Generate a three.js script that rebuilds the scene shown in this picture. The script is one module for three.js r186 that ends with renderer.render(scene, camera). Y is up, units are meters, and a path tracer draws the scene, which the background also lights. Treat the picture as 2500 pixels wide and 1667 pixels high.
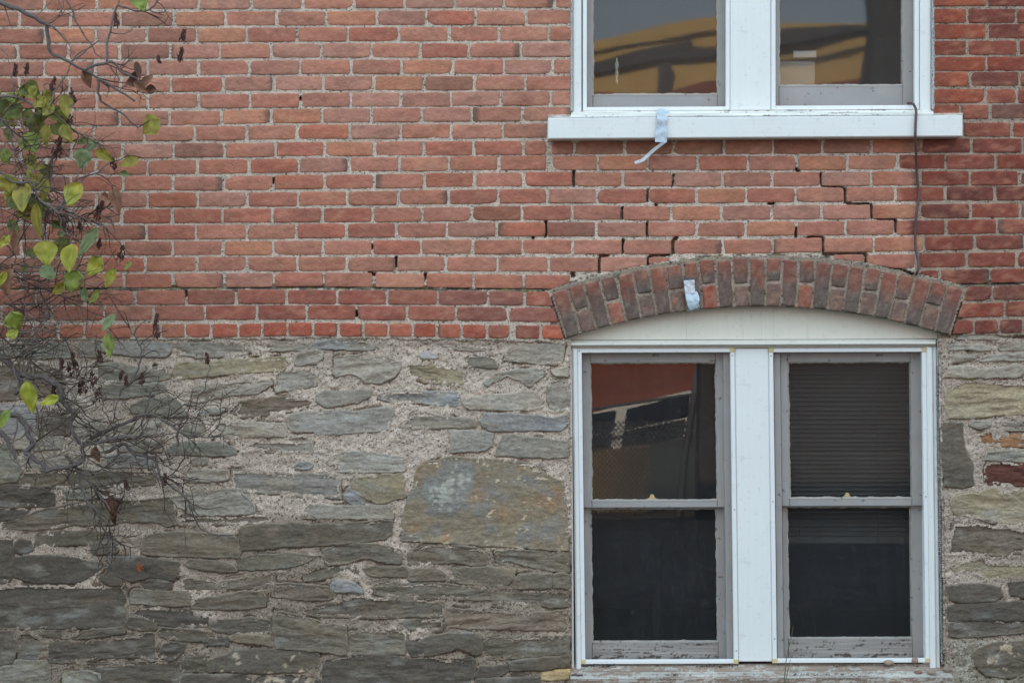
import * as THREE from 'three';
import { mergeGeometries } from 'three/addons/utils/BufferGeometryUtils.js';
import { ImprovedNoise } from 'three/addons/math/ImprovedNoise.js';

// ------------------------------------------------------------ camera, sky, sun, exposure
const S = 0.00164, D = 6;                       // metres per measured unit on the wall, camera distance
const scene = new THREE.Scene();
const camera = new THREE.PerspectiveCamera(2 * Math.atan(833.5 * S / D) * 180 / Math.PI, 1024 / 682, 0.1, 200);
camera.position.set(0, 0, D); camera.lookAt(0, 0, 0); camera.updateMatrixWorld();
camera.focus = 6; camera.userData.fStop = 5.6;
const renderer = new THREE.WebGLRenderer({ antialias: true });
renderer.setSize(1024, 682);
renderer.toneMapping = THREE.LinearToneMapping;
renderer.toneMappingExposure = 3.7;
renderer.shadowMap.enabled = true; renderer.shadowMap.type = THREE.PCFSoftShadowMap;

{ // clear autumn sky, a little brighter and paler towards the horizon
  const w = 256, h = 128, a = new Float32Array(w * h * 4);
  for (let j = 0; j < h; j++) for (let i = 0; i < w; i++) {
    const el = ((j + 0.5) / h - 0.5) * Math.PI, t = Math.pow(Math.max(0, 1 - Math.sin(Math.max(el, 0))), 2.2);
    const k = (j * w + i) * 4;
    a[k] = 0.62 + 0.05 * t; a[k + 1] = 0.80 + 0.04 * t; a[k + 2] = 0.94 + 0.02 * t; a[k + 3] = 1;
    if (el < 0) { a[k] *= 0.35; a[k + 1] *= 0.34; a[k + 2] *= 0.32; }
  }
  const sky = new THREE.DataTexture(a, w, h, THREE.RGBAFormat, THREE.FloatType);
  sky.mapping = THREE.EquirectangularReflectionMapping; sky.magFilter = sky.minFilter = THREE.LinearFilter; sky.needsUpdate = true;
  scene.background = sky; scene.environment = sky;
  scene.backgroundIntensity = scene.environmentIntensity = 0.62;
}
const sun = new THREE.DirectionalLight(0xffeed8, 4.6);      // stands behind the house: the wall is in open shade
sun.position.set(-7, 18, -20); sun.target.position.set(0, 0, 6); scene.add(sun, sun.target);
sun.castShadow = true; sun.shadow.mapSize.set(4096, 4096); sun.shadow.bias = -0.0005;
Object.assign(sun.shadow.camera, { left: -22, right: 22, top: 22, bottom: -22, near: 1, far: 80 });

// ------------------------------------------------------------ helpers
let seed = 12345;
const rnd = () => { seed = (seed * 1664525 + 1013904223) >>> 0; return seed / 4294967296; };
const rr = (a, b) => a + (b - a) * rnd();
const pick = a => a[Math.floor(rnd() * a.length)];
const clamp = (x, a = 0, b = 1) => Math.min(b, Math.max(a, x));
const mix = (a, b, t) => a + (b - a) * t;
const mix3 = (a, b, t) => [mix(a[0], b[0], t), mix(a[1], b[1], t), mix(a[2], b[2], t)];
const sst = (a, b, x) => { const t = clamp((x - a) / (b - a)); return t * t * (3 - 2 * t); };
const IN = new ImprovedNoise();
const N3 = (x, y, z = 0) => IN.noise(x + 100.37, y + 57.19, z + 31.7);
const fbm = (x, y, z = 0, o = 4) => { let s = 0, a = 0.5, f = 1; for (let i = 0; i < o; i++) { s += a * N3(x * f, y * f, z + i * 7.3); a *= 0.5; f *= 2.03; } return s; };
// a measured wall position (x right, y down) at depth z in world metres
const P = (px, py, z = 0) => { const k = S * (D - z) / D; return [(px - 1250) * k, (833.5 - py) * k, z]; };
// a position seen mirrored in the panes, at depth z in front of the wall
const Q = (px, py, z) => { const k = S * (D + z) / D; return [(px - 1250) * k, (833.5 - py) * k, z]; };
const lin = c => { c /= 255; return c <= 0.04045 ? c / 12.92 : Math.pow((c + 0.055) / 1.055, 2.4); };
const A = (r, g, b) => [lin(r) * 1.18, lin(g) * 1.03, lin(b) * 0.97];      // seen colour in this shade -> base colour
const scl = (c, k) => [c[0] * k, c[1] * k, c[2] * k];
function mesh(name, geo, mat, parent) {
  const m = new THREE.Mesh(geo, mat); m.name = numbered(name, parent); m.castShadow = m.receiveShadow = true; (parent || scene).add(m); return m;
}
const taken = {};
function numbered(name, parent) {
  if (parent && parent !== scene) { const c = (parent.userData._c ||= {}); const n = c[name] = (c[name] ?? -1) + 1; return n ? name + '_' + String(n).padStart(3, '0') : name; }
  const n = taken[name] = (taken[name] ?? -1) + 1; return n ? name + '_' + String(n).padStart(3, '0') : name;
}
function group(name, parent, label, category, grp) {
  const g = new THREE.Group(); g.name = numbered(name, parent); (parent || scene).add(g);
  if (label) g.userData.label = label; if (category) g.userData.category = category; if (grp) g.userData.group = grp; return g;
}
function tag(o, label, category, grp) { o.userData.label = label; o.userData.category = category; if (grp) o.userData.group = grp; return o; }
function kind(o, k) { o.userData.kind = k; return o; }
function geoFrom(pos, idx, uv, col) {
  const g = new THREE.BufferGeometry();
  g.setAttribute('position', new THREE.Float32BufferAttribute(pos, 3));
  if (uv) g.setAttribute('uv', new THREE.Float32BufferAttribute(uv, 2));
  if (col) g.setAttribute('color', new THREE.Float32BufferAttribute(col, 3));
  if (idx) g.setIndex(idx);
  g.computeVertexNormals(); return g;
}
// box from measured edges; front edges chamfered; f maps measured positions (for out-of-square frames)
function box(x0, x1, y0, y1, z0, z1, c = 0.003, f = (x, y) => [x, y]) {
  const q = (x, y, z, ix, iy) => { const [a, b] = f(x, y), p = P(a, b, z1); return [p[0] + ix, p[1] + iy, z]; };
  const c2 = Math.min(c, (x1 - x0) * S * 0.3, (y1 - y0) * S * 0.3);
  const F = [q(x0, y0, z1, c2, -c2), q(x1, y0, z1, -c2, -c2), q(x1, y1, z1, -c2, c2), q(x0, y1, z1, c2, c2)];
  const M = [q(x0, y0, z1 - c2, 0, 0), q(x1, y0, z1 - c2, 0, 0), q(x1, y1, z1 - c2, 0, 0), q(x0, y1, z1 - c2, 0, 0)];
  const B = [q(x0, y0, z0, 0, 0), q(x1, y0, z0, 0, 0), q(x1, y1, z0, 0, 0), q(x0, y1, z0, 0, 0)];
  const pos = [], uv = [];
  const quad = (a, b, c3, d) => { for (const v of [a, c3, b, a, d, c3]) { pos.push(...v); uv.push(v[0] + v[2], v[1] + v[2] * 0.7); } };
  quad(...F);
  for (let i = 0; i < 4; i++) { const j = (i + 1) % 4; quad(M[i], M[j], F[j], F[i]); quad(B[i], B[j], M[j], M[i]); }
  quad(B[3], B[2], B[1], B[0]);
  return geoFrom(pos, null, uv);
}
function bx(x0, x1, y0, y1, z0, z1) {            // plain world box with uv in metres
  const g = new THREE.BoxGeometry(x1 - x0, y1 - y0, z1 - z0); g.translate((x0 + x1) / 2, (y0 + y1) / 2, (z0 + z1) / 2);
  const p = g.attributes.position, u = g.attributes.uv;
  for (let i = 0; i < p.count; i++) u.setXY(i, p.getX(i) + p.getZ(i), p.getY(i) + p.getZ(i) * 0.7);
  return g;
}
function tube(pts, r0, r1, seg = 6, sub = 3) {
  const curve = new THREE.CatmullRomCurve3(pts.map(p => new THREE.Vector3(...p)), false, 'centripetal');
  const n = Math.max(2, (pts.length - 1) * sub), pos = [], idx = [], uv = [];
  const fr = curve.computeFrenetFrames(n, false);
  for (let i = 0; i <= n; i++) {
    const t = i / n, c = curve.getPointAt(t), r = mix(r0, r1, t);
    for (let k = 0; k < seg; k++) {
      const a = k / seg * Math.PI * 2, v = c.clone().addScaledVector(fr.normals[i], Math.cos(a) * r).addScaledVector(fr.binormals[i], Math.sin(a) * r);
      pos.push(v.x, v.y, v.z); uv.push(k / seg * 0.05, t * 0.6);
    }
  }
  for (let i = 0; i < n; i++) for (let k = 0; k < seg; k++) { const a = i * seg + k, b = i * seg + (k + 1) % seg; idx.push(a, b, a + seg, b, b + seg, a + seg); }
  const e = pos.length / 3, c0 = curve.getPointAt(0), c1 = curve.getPointAt(1);
  pos.push(c0.x, c0.y, c0.z, c1.x, c1.y, c1.z); uv.push(0, 0, 0, 0);
  for (let k = 0; k < seg; k++) { idx.push(e, (k + 1) % seg, k, e + 1, n * seg + k, n * seg + (k + 1) % seg); }
  return geoFrom(pos, idx, uv);
}
// ------------------------------------------------------------ textures: grain, pores, brush marks, weathering
function hash2(i, j, s) { let h = (i * 374761393 + j * 668265263 + s * 1442695041) | 0; h = Math.imul(h ^ (h >>> 13), 1274126177); return ((h ^ (h >>> 16)) >>> 0) / 4294967296; }
function tn(x, y, px, py, s) { // tileable value noise
  const i = Math.floor(x), j = Math.floor(y), fx = x - i, fy = y - j, u = fx * fx * (3 - 2 * fx), v = fy * fy * (3 - 2 * fy);
  const m = (a, p) => ((a % p) + p) % p, i0 = m(i, px), i1 = m(i + 1, px), j0 = m(j, py), j1 = m(j + 1, py);
  return mix(mix(hash2(i0, j0, s), hash2(i1, j0, s), u), mix(hash2(i0, j1, s), hash2(i1, j1, s), u), v);
}
function tfbm(u, v, fx, fy, s, o = 4) { let r = 0, a = 0.5, n = 0; for (let k = 0; k < o; k++) { r += a * tn(u * fx, v * fy, fx, fy, s + k); n += a; a *= 0.55; fx *= 2; fy *= 2; } return r / n; }
function tex(size, fn, srgb, repeat) {
  const a = new Uint8Array(size * size * 4);
  for (let j = 0; j < size; j++) for (let i = 0; i < size; i++) { const c = fn((i + 0.5) / size, (j + 0.5) / size), k = (j * size + i) * 4; a[k] = clamp(c[0]) * 255; a[k + 1] = clamp(c[1]) * 255; a[k + 2] = clamp(c[2]) * 255; a[k + 3] = 255; }
  const t = new THREE.DataTexture(a, size, size, THREE.RGBAFormat, THREE.UnsignedByteType);
  t.wrapS = t.wrapT = THREE.RepeatWrapping; t.magFilter = THREE.LinearFilter; t.minFilter = THREE.LinearMipmapLinearFilter; t.generateMipmaps = true;
  if (srgb) t.colorSpace = THREE.SRGBColorSpace; t.repeat.set(repeat, repeat); t.needsUpdate = true; return t;
}
function dots(size, list) { // stamped dots on a tile: [u, v, r, value]
  const m = new Float32Array(size * size).fill(-1);
  for (const [u, v, r, val, el] of list) {
    const R = Math.ceil(r * size), ci = Math.floor(u * size), cj = Math.floor(v * size);
    for (let b = -R; b <= R; b++) for (let a2 = -R; a2 <= R; a2++) if (Math.hypot(a2 / (el || 1), b) / size < r) m[(((cj + b) % size + size) % size) * size + ((ci + a2) % size + size) % size] = val;
  }
  return m;
}
const g3 = v => [v, v, v];
// brick: fired clay, fine pits, faint drags, lime flecks
const bSpots = []; for (let i = 0; i < 1500; i++) { const lite = rnd() < 0.5; bSpots.push([rnd(), rnd(), lite ? rr(0.0006, 0.0017) : rr(0.0006, 0.0016), lite ? 1.25 : 0.6]); }
for (let i = 0; i < 90; i++) bSpots.push([rnd(), rnd(), rr(0.004, 0.011), 1.3, 0.11]);
const bDots = dots(1024, bSpots);
const brickMap = tex(1024, (u, v) => {
  let k = 0.80 + 0.34 * (tfbm(u, v, 12, 24, 3, 5) - 0.5) + 0.36 * (tfbm(u, v, 70, 120, 9, 3) - 0.5), d = bDots[Math.floor(v * 1024) * 1024 + Math.floor(u * 1024)];
  const w = tfbm(u, v, 7, 16, 41, 3) - 0.5;
  if (d > 0) k *= mix(1, d, 0.7);
  return [k * (1 + 0.05 * w), k * (1 - 0.10 * w), k * (1 - 0.14 * w)];
}, false, 1);
const brickBump = tex(1024, (u, v) => g3(0.5 + 0.8 * (tfbm(u, v, 30, 40, 5, 4) - 0.5) + 0.3 * (tn(u * 200, v * 200, 200, 200, 8) - 0.5)), false, 1);
// mortar: sandy with dark and pale grit
const mSpots = []; for (let i = 0; i < 5200; i++) { const t = rnd(); mSpots.push([rnd(), rnd(), t < 0.07 ? rr(0.0045, 0.008) : rr(0.0012, 0.0042), rnd() < 0.7 ? rr(0.28, 0.62) : rr(1.15, 1.3), rr(0.7, 1.5)]); }
const mDots = dots(1024, mSpots);
const mortarMap = tex(1024, (u, v) => {
  let k = 0.74 + 0.28 * (tfbm(u, v, 10, 10, 13, 4) - 0.5) + 0.42 * (tn(u * 260, v * 260, 260, 260, 17) - 0.5); const d = mDots[Math.floor(v * 1024) * 1024 + Math.floor(u * 1024)];
  if (d > 0) k *= d; return [k, k * 0.985, k * 0.965];
}, false, 1.7);
const mortarBump = tex(1024, (u, v) => { const d = mDots[Math.floor(v * 1024) * 1024 + Math.floor(u * 1024)]; return g3(0.45 + 0.5 * (tfbm(u, v, 60, 60, 23, 4) - 0.5) + 0.25 * (tn(u * 240, v * 240, 240, 240, 29) - 0.5) + (d > 0 ? 0.2 : 0)); }, false, 1.7);
// stone: bedded sandstone, layered streaks and fine grain
const stoneMap = tex(1024, (u, v) => {
  const b = tfbm(u, v, 9, 36, 33, 4) - 0.5, c = tfbm(u, v, 9, 12, 37, 5) - 0.5, f = tn(u * 230, v * 300, 230, 300, 39) - 0.5, f2 = tfbm(u, v, 60, 90, 43, 3) - 0.5;
  const k = 0.78 + 0.16 * b + 0.22 * c + 0.26 * f + 0.40 * f2, w = tfbm(u, v, 6, 9, 51, 3) - 0.5;
  return [k * (1 + 0.10 * w), k, k * (1 - 0.16 * w)];
}, false, 1.25);
const stoneBump = tex(1024, (u, v) => { const w = u + 0.02 * Math.sin(v * 19); return g3(0.5 + 0.6 * (tfbm(w, v, 14, 36, 61, 5) - 0.5) + 0.5 * (tfbm(u, v, 36, 60, 67, 4) - 0.5)); }, false, 1.25);
// old paint: brush streaks along v, dirt and hairline crackle
function paintTex(s, streakX, streakY, dirt) {
  return tex(512, (u, v) => {
    let k = 0.93 + 0.05 * (tfbm(u, v, streakX, streakY, s, 3) - 0.5) + 0.05 * (tfbm(u, v, 6, 6, s + 3, 4) - 0.5);
    const d = tfbm(u, v, 48, 48, s + 7, 4); if (d > 0.66) k -= dirt * (d - 0.66) * 6;
    return [k, k * 0.998, k * 0.99];
  }, false, 1.4);
}
const paintV = paintTex(71, 110, 4, 0.1), paintH = paintTex(79, 4, 110, 0.1);
const paintBump = tex(512, (u, v) => g3(0.5 + 0.5 * (tfbm(u, v, 90, 6, 83, 3) - 0.5) + 0.4 * (tfbm(u, v, 12, 12, 87, 4) - 0.5)), false, 1.4);
const sashMap = tex(512, (u, v) => {
  const w = tfbm(u, v, 10, 34, 93, 4) - 0.5, b = tfbm(u, v, 40, 40, 95, 3); let k = 0.86 + 0.18 * (tfbm(u, v, 14, 14, 97, 4) - 0.5);
  const r = sst(0.79, 0.82, b); k *= 1 - 0.5 * r;
  return [k * (1 + 0.14 * w), k, k * (1 - 0.10 * w)];
}, false, 1.1);
const woodMap = tex(512, (u, v) => { const k = 0.75 + 0.7 * (tfbm(u, v, 4, 120, 101, 4) - 0.5); return [k, k * 0.97, k * 0.93]; }, false, 1.3);
const barkMap = tex(256, (u, v) => { const k = 0.7 + 0.8 * (tfbm(u, v, 16, 10, 111, 4) - 0.5); return g3(k); }, false, 6);
const glassBump = tex(512, (u, v) => g3(tfbm(u, v, 3, 5, 121, 2)), false, 0.7);
const dustMap = tex(512, (u, v) => { const streak = tfbm(u, v, 40, 3, 141, 3), blot = tfbm(u, v, 5, 5, 147, 4), fine = tfbm(u, v, 120, 120, 149, 2); return g3(0.0 + 0.026 * clamp(blot - 0.36) + 0.018 * clamp(streak - 0.4) + (fine > 0.76 ? 0.04 : 0)); }, false, 1.3);
const siding = tex(256, (u, v) => g3(0.85 + 0.2 * (tfbm(u, v, 8, 40, 131, 3) - 0.5)), false, 0.5);

const SM = o => new THREE.MeshStandardMaterial({ side: THREE.DoubleSide, ...o });
const C = (r, g, b) => new THREE.Color().setRGB(r, g, b);
const CA = (r, g, b) => C(...A(r, g, b));
const M = {
  brick: SM({ vertexColors: true, map: brickMap, bumpMap: brickBump, bumpScale: 0.0035, roughness: 0.92, color: C(1.2, 1.41, 1.28) }),
  mortar: SM({ vertexColors: true, map: mortarMap, bumpMap: mortarBump, bumpScale: 0.006, roughness: 0.97, color: C(1.36, 1.35, 1.31) }),
  stone: SM({ vertexColors: true, map: stoneMap, bumpMap: stoneBump, bumpScale: 0.006, roughness: 0.9, color: C(1.63, 1.6, 1.51) }),
  whiteV: SM({ color: C(0.84, 0.845, 0.83), map: paintV, bumpMap: paintBump, bumpScale: 0.0012, roughness: 0.5 }),
  whiteH: SM({ color: C(0.84, 0.845, 0.83), map: paintH, bumpMap: paintBump, bumpScale: 0.0012, roughness: 0.5 }),
  cream: SM({ color: C(0.74, 0.70, 0.60), map: paintV, bumpMap: paintBump, bumpScale: 0.0012, roughness: 0.55 }),
  alu: SM({ color: C(0.86, 0.87, 0.87), roughness: 0.32, map: paintV }),
  sash: SM({ color: CA(158, 162, 163), map: sashMap, bumpMap: paintBump, bumpScale: 0.0015, roughness: 0.6 }),
  putty: SM({ color: CA(160, 160, 156), map: sashMap, bumpMap: mortarBump, bumpScale: 0.003, roughness: 0.85 }),
  peel: SM({ vertexColors: true, map: woodMap, bumpMap: paintBump, bumpScale: 0.002, roughness: 0.75, color: C(1.25, 1.25, 1.25) }),
  clip: SM({ color: C(0.62, 0.50, 0.28), roughness: 0.5 }),
  screw: SM({ color: C(0.35, 0.36, 0.37), roughness: 0.35, metalness: 0.8 }),
  brass: SM({ color: C(0.72, 0.58, 0.30), roughness: 0.38, metalness: 0.55 }),
  caulk: SM({ color: C(0.55, 0.56, 0.54), map: mortarMap, bumpMap: mortarBump, bumpScale: 0.004, roughness: 0.8 }),
  glass: new THREE.MeshPhysicalMaterial({ color: C(1, 1, 1), transmission: 1, thickness: 0, roughness: 0.022, ior: 1.62, bumpMap: glassBump, bumpScale: 0.0012, side: THREE.DoubleSide }),
  glassFlat: new THREE.MeshPhysicalMaterial({ color: C(1, 1, 1), transmission: 1, thickness: 0, roughness: 0, ior: 1.62, bumpMap: glassBump, bumpScale: 0.0003, side: THREE.DoubleSide }),
  screen: new THREE.MeshPhysicalMaterial({ color: C(0.02, 0.02, 0.022), roughness: 0.9, specularIntensity: 0.1, transparent: true, opacity: 0.74, side: THREE.DoubleSide }),
  screenThin: new THREE.MeshPhysicalMaterial({ color: C(0.03, 0.03, 0.032), roughness: 0.9, specularIntensity: 0.1, transparent: true, opacity: 0.4, side: THREE.DoubleSide }),
  dust: SM({ color: C(0.55, 0.54, 0.52), roughness: 1, transparent: true, opacity: 1, alphaMap: dustMap }),
  room: SM({ color: C(0.42, 0.40, 0.37), roughness: 0.95 }),
  slab: SM({ color: C(0.24, 0.09, 0.065), roughness: 0.95, map: brickMap }),
};

// ------------------------------------------------------------ brick wall
const wall = group('brick_wall', null, 'weathered red brick wall above the rubble stone base', 'brick wall'); kind(wall, 'thing');
const ACX = 1860, ACY = 2239, RI = 1492, RO = 1608;             // relieving arch over the lower window
const TL = 0.3375, TR = 0.323;                                   // its skewback slopes
const exY = px => { const d = px - ACX; return ACY - Math.sqrt(Math.max(1, (RO + 9) ** 2 - d * d)); };
const inArch = (px, py) => { const d = Math.hypot(px - ACX, py - ACY); return d > RI - 1 && d < RO + 9 && px > ACX - (ACY - py) * TL - 3 && px < ACX + (ACY - py) * TR + 3; };
const underArch = (px, py) => Math.hypot(px - ACX, py - ACY) < RI && px > 1390 && px < 2300;
const RX = [0, 520, 750, 1330, 1700, 2400];
const RY = [
  [6, 4, 3, 1, 0, -3], [47, 45, 44, 42, 40, 38], [87, 85, 83, 81, 79, 76], [127, 125, 123, 121, 119, 116], [168, 165, 163, 162, 159, 155],
  [208, 205, 203, 202, 198, 193], [248, 246, 244, 240, 238, 234], [289, 287, 282, 278, 276, 272], [329, 326, 322, 319, 318, 317],
  [369, 367, 363, 360, 359, 355], [409, 407, 403, 397, 398, 395], [449, 447, 444, 436, 438, 434], [489, 487, 485, 478, 478, 472],
  [528, 526, 526, 519, 520, 514], [568, 566, 564, 559, 560, 553], [607, 605, 604, 602, 603, 592], [646, 644, 644, 645, 646, 633],
  [686, 684, 682, 688, 690, 674], [727, 725, 724, 729, 730, 716], [766, 764, 762, 768, 770, 756], [809, 807, 803, 811, 812, 798]];
const rowY = (r, x) => {
  if (r < 0) return rowY(0, x) + r * 40.3;
  const Y = RY[r]; let i = 0; while (i < RX.length - 2 && x > RX[i + 1]) i++;
  return mix(Y[i], Y[i + 1], (x - RX[i]) / (RX[i + 1] - RX[i]));
};
const JL = [
  [107, 235, 358, 485, 612, 739, 864, 987, 1110, 1230, 1354], [45, 171, 293, 424, 550, 675, 795, 920, 1040, 1162, 1284],
  [107, 232, 357, 480, 602, 725, 849, 974, 1096, 1219, 1340], [43, 166, 291, 414, 536, 662, 784, 906, 1026, 1144, 1272],
  [107, 232, 360, 484, 608, 732, 856, 980, 1107, 1229, 1349], [45, 168, 293, 417, 544, 669, 789, 912, 1035, 1158, 1283],
  [109, 235, 359, 484, 610, 733, 856, 978, 1101, 1223, 1345], [45, 170, 292, 413, 541, 663, 785, 906, 1029, 1151, 1275],
  [107, 229, 351, 475, 602, 725, 853, 978, 1101, 1227],
  [49, 174, 298, 423, 548, 672, 793, 913, 1035, 1157, 1278, 1341, 1402, 1525, 1646, 1768, 1888, 2008, 2129, 2251, 2373, 2498],
  [110, 234, 359, 481, 608, 730, 853, 976, 1096, 1218, 1342, 1459, 1582, 1704, 1826, 1947, 2069, 2192, 2310, 2433],
  [48, 172, 299, 421, 545, 667, 791, 914, 1036, 1158, 1279, 1400, 1522, 1645, 1765, 1886, 2005, 2128, 2248, 2369, 2490],
  [110, 234, 359, 481, 603, 727, 848, 972, 1095, 1217, 1337, 1458, 1581, 1701, 1822, 1943, 2065, 2188, 2308, 2431],
  [48, 171, 296, 420, 542, 664, 786, 909, 1031, 1151, 1273, 1398, 1518, 1639, 1762, 1884, 2006, 2128, 2248, 2370, 2492],
  [110, 232, 357, 478, 602, 723, 845, 967, 1090, 1212, 1334, 1456, 1580, 1701, 1821, 1944, 2066, 2187, 2312, 2436],
  [50, 172, 299, 421, 544, 666, 788, 909, 1028, 1154, 1275, 1398, 1520, 1643, 1766, 1888, 2010, 2135, 2256, 2381],
  [110, 232, 353, 480, 603, 725, 847, 967, 1089, 1215, 1339, 1463, 1582, 1700, 1820, 1944, 2114, 2239, 2361, 2483],
  [50, 175, 301, 423, 547, 667, 791, 912, 1038, 1156, 1278, 1395, 2245, 2296, 2419],
  [85, 207, 329, 453, 576, 699, 823, 944, 1069, 1192, 1281], [2, 125, 253, 375, 500, 626, 748, 871, 993, 1113, 1241],
  [20, 80, 140, 204, 263, 323, 390, 451, 515, 581, 640, 701, 764, 825, 887, 947, 1008, 1066, 1127, 1188, 1251, 1321]];
const JR = [[2411, 2535], [2363, 2482], [2412, 2536], [2363, 2488], [2409, 2530], [2369, 2491], [2408, 2484], [2345, 2418], [2472], [], [], [], [], [], [], [], [], [], [2424], [2455], [2379, 2440]];
// cracked and missing joints (chains of measured points)
const zc = (ox, oy, a) => { const o = []; for (let i = 0; i < a.length; i += 2) o.push([ox + a[i] / 3.357, oy + a[i + 1] / 3.357]); return o; };
const cracks = [
  [4.0, zc(1800, 400, [485, 45, 500, 60])], [3.2, zc(1800, 400, [690, 82, 692, 175, 760, 186, 830, 196, 886, 212, 886, 318, 960, 332, 1090, 338, 1103, 352, 1103, 440, 1180, 449, 1290, 453, 1305, 490, 1304, 555])],
  [4.2, zc(1800, 400, [482, 530, 482, 598])], [4.6, zc(1800, 400, [580, 608, 700, 612, 712, 640, 710, 735, 860, 742, 1050, 744, 1062, 760, 1062, 795])],
  [2.6, zc(1800, 400, [1062, 795, 1200, 832, 1350, 866, 1440, 905])], [4.4, zc(1300, 400, [335, 60, 335, 178])], [3.0, zc(1300, 400, [1158, 90, 1154, 140, 1145, 180])],
  [3.0, zc(1300, 400, [945, 215, 940, 310])], [3.0, zc(1300, 400, [738, 360, 732, 455])], [4.2, zc(1300, 400, [110, 480, 107, 590])], [3.4, zc(1300, 400, [940, 490, 940, 592])],
  [3.8, zc(1300, 400, [742, 630, 740, 730])], [5.0, zc(1300, 400, [1180, 606, 1155, 640, 1153, 725])], [4.6, zc(1300, 400, [1120, 742, 980, 746, 955, 770, 948, 815])],
  [4.4, zc(1300, 400, [620, 745, 555, 755, 547, 820, 546, 890])], [6, zc(1300, 400, [330, 900, 334, 915])], [4.5, zc(1300, 400, [1014, 340, 1015, 341])],
  [4.0, zc(0, 400, [2240, 128, 2241, 152])], [3.4, zc(700, 0, [110, 800, 110, 815])], [3.0, zc(700, 400, [695, 670, 697, 690])], [3.0, zc(700, 400, [897, 770, 895, 840])],
  [3.6, zc(700, 400, [680, 895, 720, 908])], [3.6, zc(700, 400, [1135, 905, 1128, 950])], [4, zc(700, 400, [2020, 600, 2022, 604])], [3.4, zc(0, 400, [1520, 1050, 1524, 1080])],
  [3, zc(700, 400, [573, 1210, 574, 1245])], [3, zc(1300, 400, [1935, 322, 1975, 326])], [2.6, zc(1300, 400, [1500, 1365, 1512, 1372])]];
const segs = []; for (const [w0, p] of cracks) { const w = w0 * 0.8; if (p.length === 1) p.push([p[0][0] + 0.1, p[0][1]]); for (let i = 0; i + 1 < p.length; i++) segs.push([w, ...p[i], ...p[i + 1]]); }
function crackD(px, py) {
  let best = 9;
  for (const [w, x0, y0, x1, y1] of segs) {
    if (px < Math.min(x0, x1) - 9 || px > Math.max(x0, x1) + 9 || py < Math.min(y0, y1) - 9 || py > Math.max(y0, y1) + 9) continue;
    const dx = x1 - x0, dy = y1 - y0, t = clamp(((px - x0) * dx + (py - y0) * dy) / (dx * dx + dy * dy + 1e-6));
    best = Math.min(best, Math.hypot(px - x0 - dx * t, py - y0 - dy * t) / w);
  }
  return best;
}
function brickColor(px, py, r) {
  let c, j = rnd();
  const warm = [A(170, 108, 88), A(168, 108, 94), A(166, 106, 94), A(164, 102, 90), A(160, 100, 90), A(158, 104, 96), A(164, 112, 104)];
  const red = [A(162, 92, 76), A(158, 88, 76), A(154, 88, 78), A(160, 98, 84)];
  const dark = [A(120, 58, 49), A(114, 56, 49), A(126, 64, 54), A(108, 55, 50), A(124, 58, 46)];
  if (px > 2236) c = pick(dark);
  else if (r >= 18) c = r === 20 ? pick([A(158, 70, 52), A(150, 64, 50), A(160, 82, 64), A(146, 76, 64)]) : pick([A(142, 70, 60), A(134, 64, 58), A(128, 70, 66), A(146, 78, 68)]);
  else if (r >= 9 && px < 1350) c = j < 0.55 ? pick(red) : pick(warm);
  else c = j < 0.16 ? pick(red) : pick(warm);
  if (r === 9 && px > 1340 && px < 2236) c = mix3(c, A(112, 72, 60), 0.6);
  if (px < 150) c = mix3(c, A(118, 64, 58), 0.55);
  if (r > 5 && r < 9 && px > 1180 && px < 1340) c = mix3(c, A(125, 78, 72), 0.5);
  const big = fbm(px * 0.0022, py * 0.004, 91, 2); c = mix3(c, A(170, 120, 106), clamp(0.9 * big, 0, 0.4)); c = mix3(c, A(162, 120, 108), px > 2236 ? 0 : 0.15); return scl(c, rr(0.93, 1.07) * (1 + 0.25 * Math.min(0, big)));
}
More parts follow.
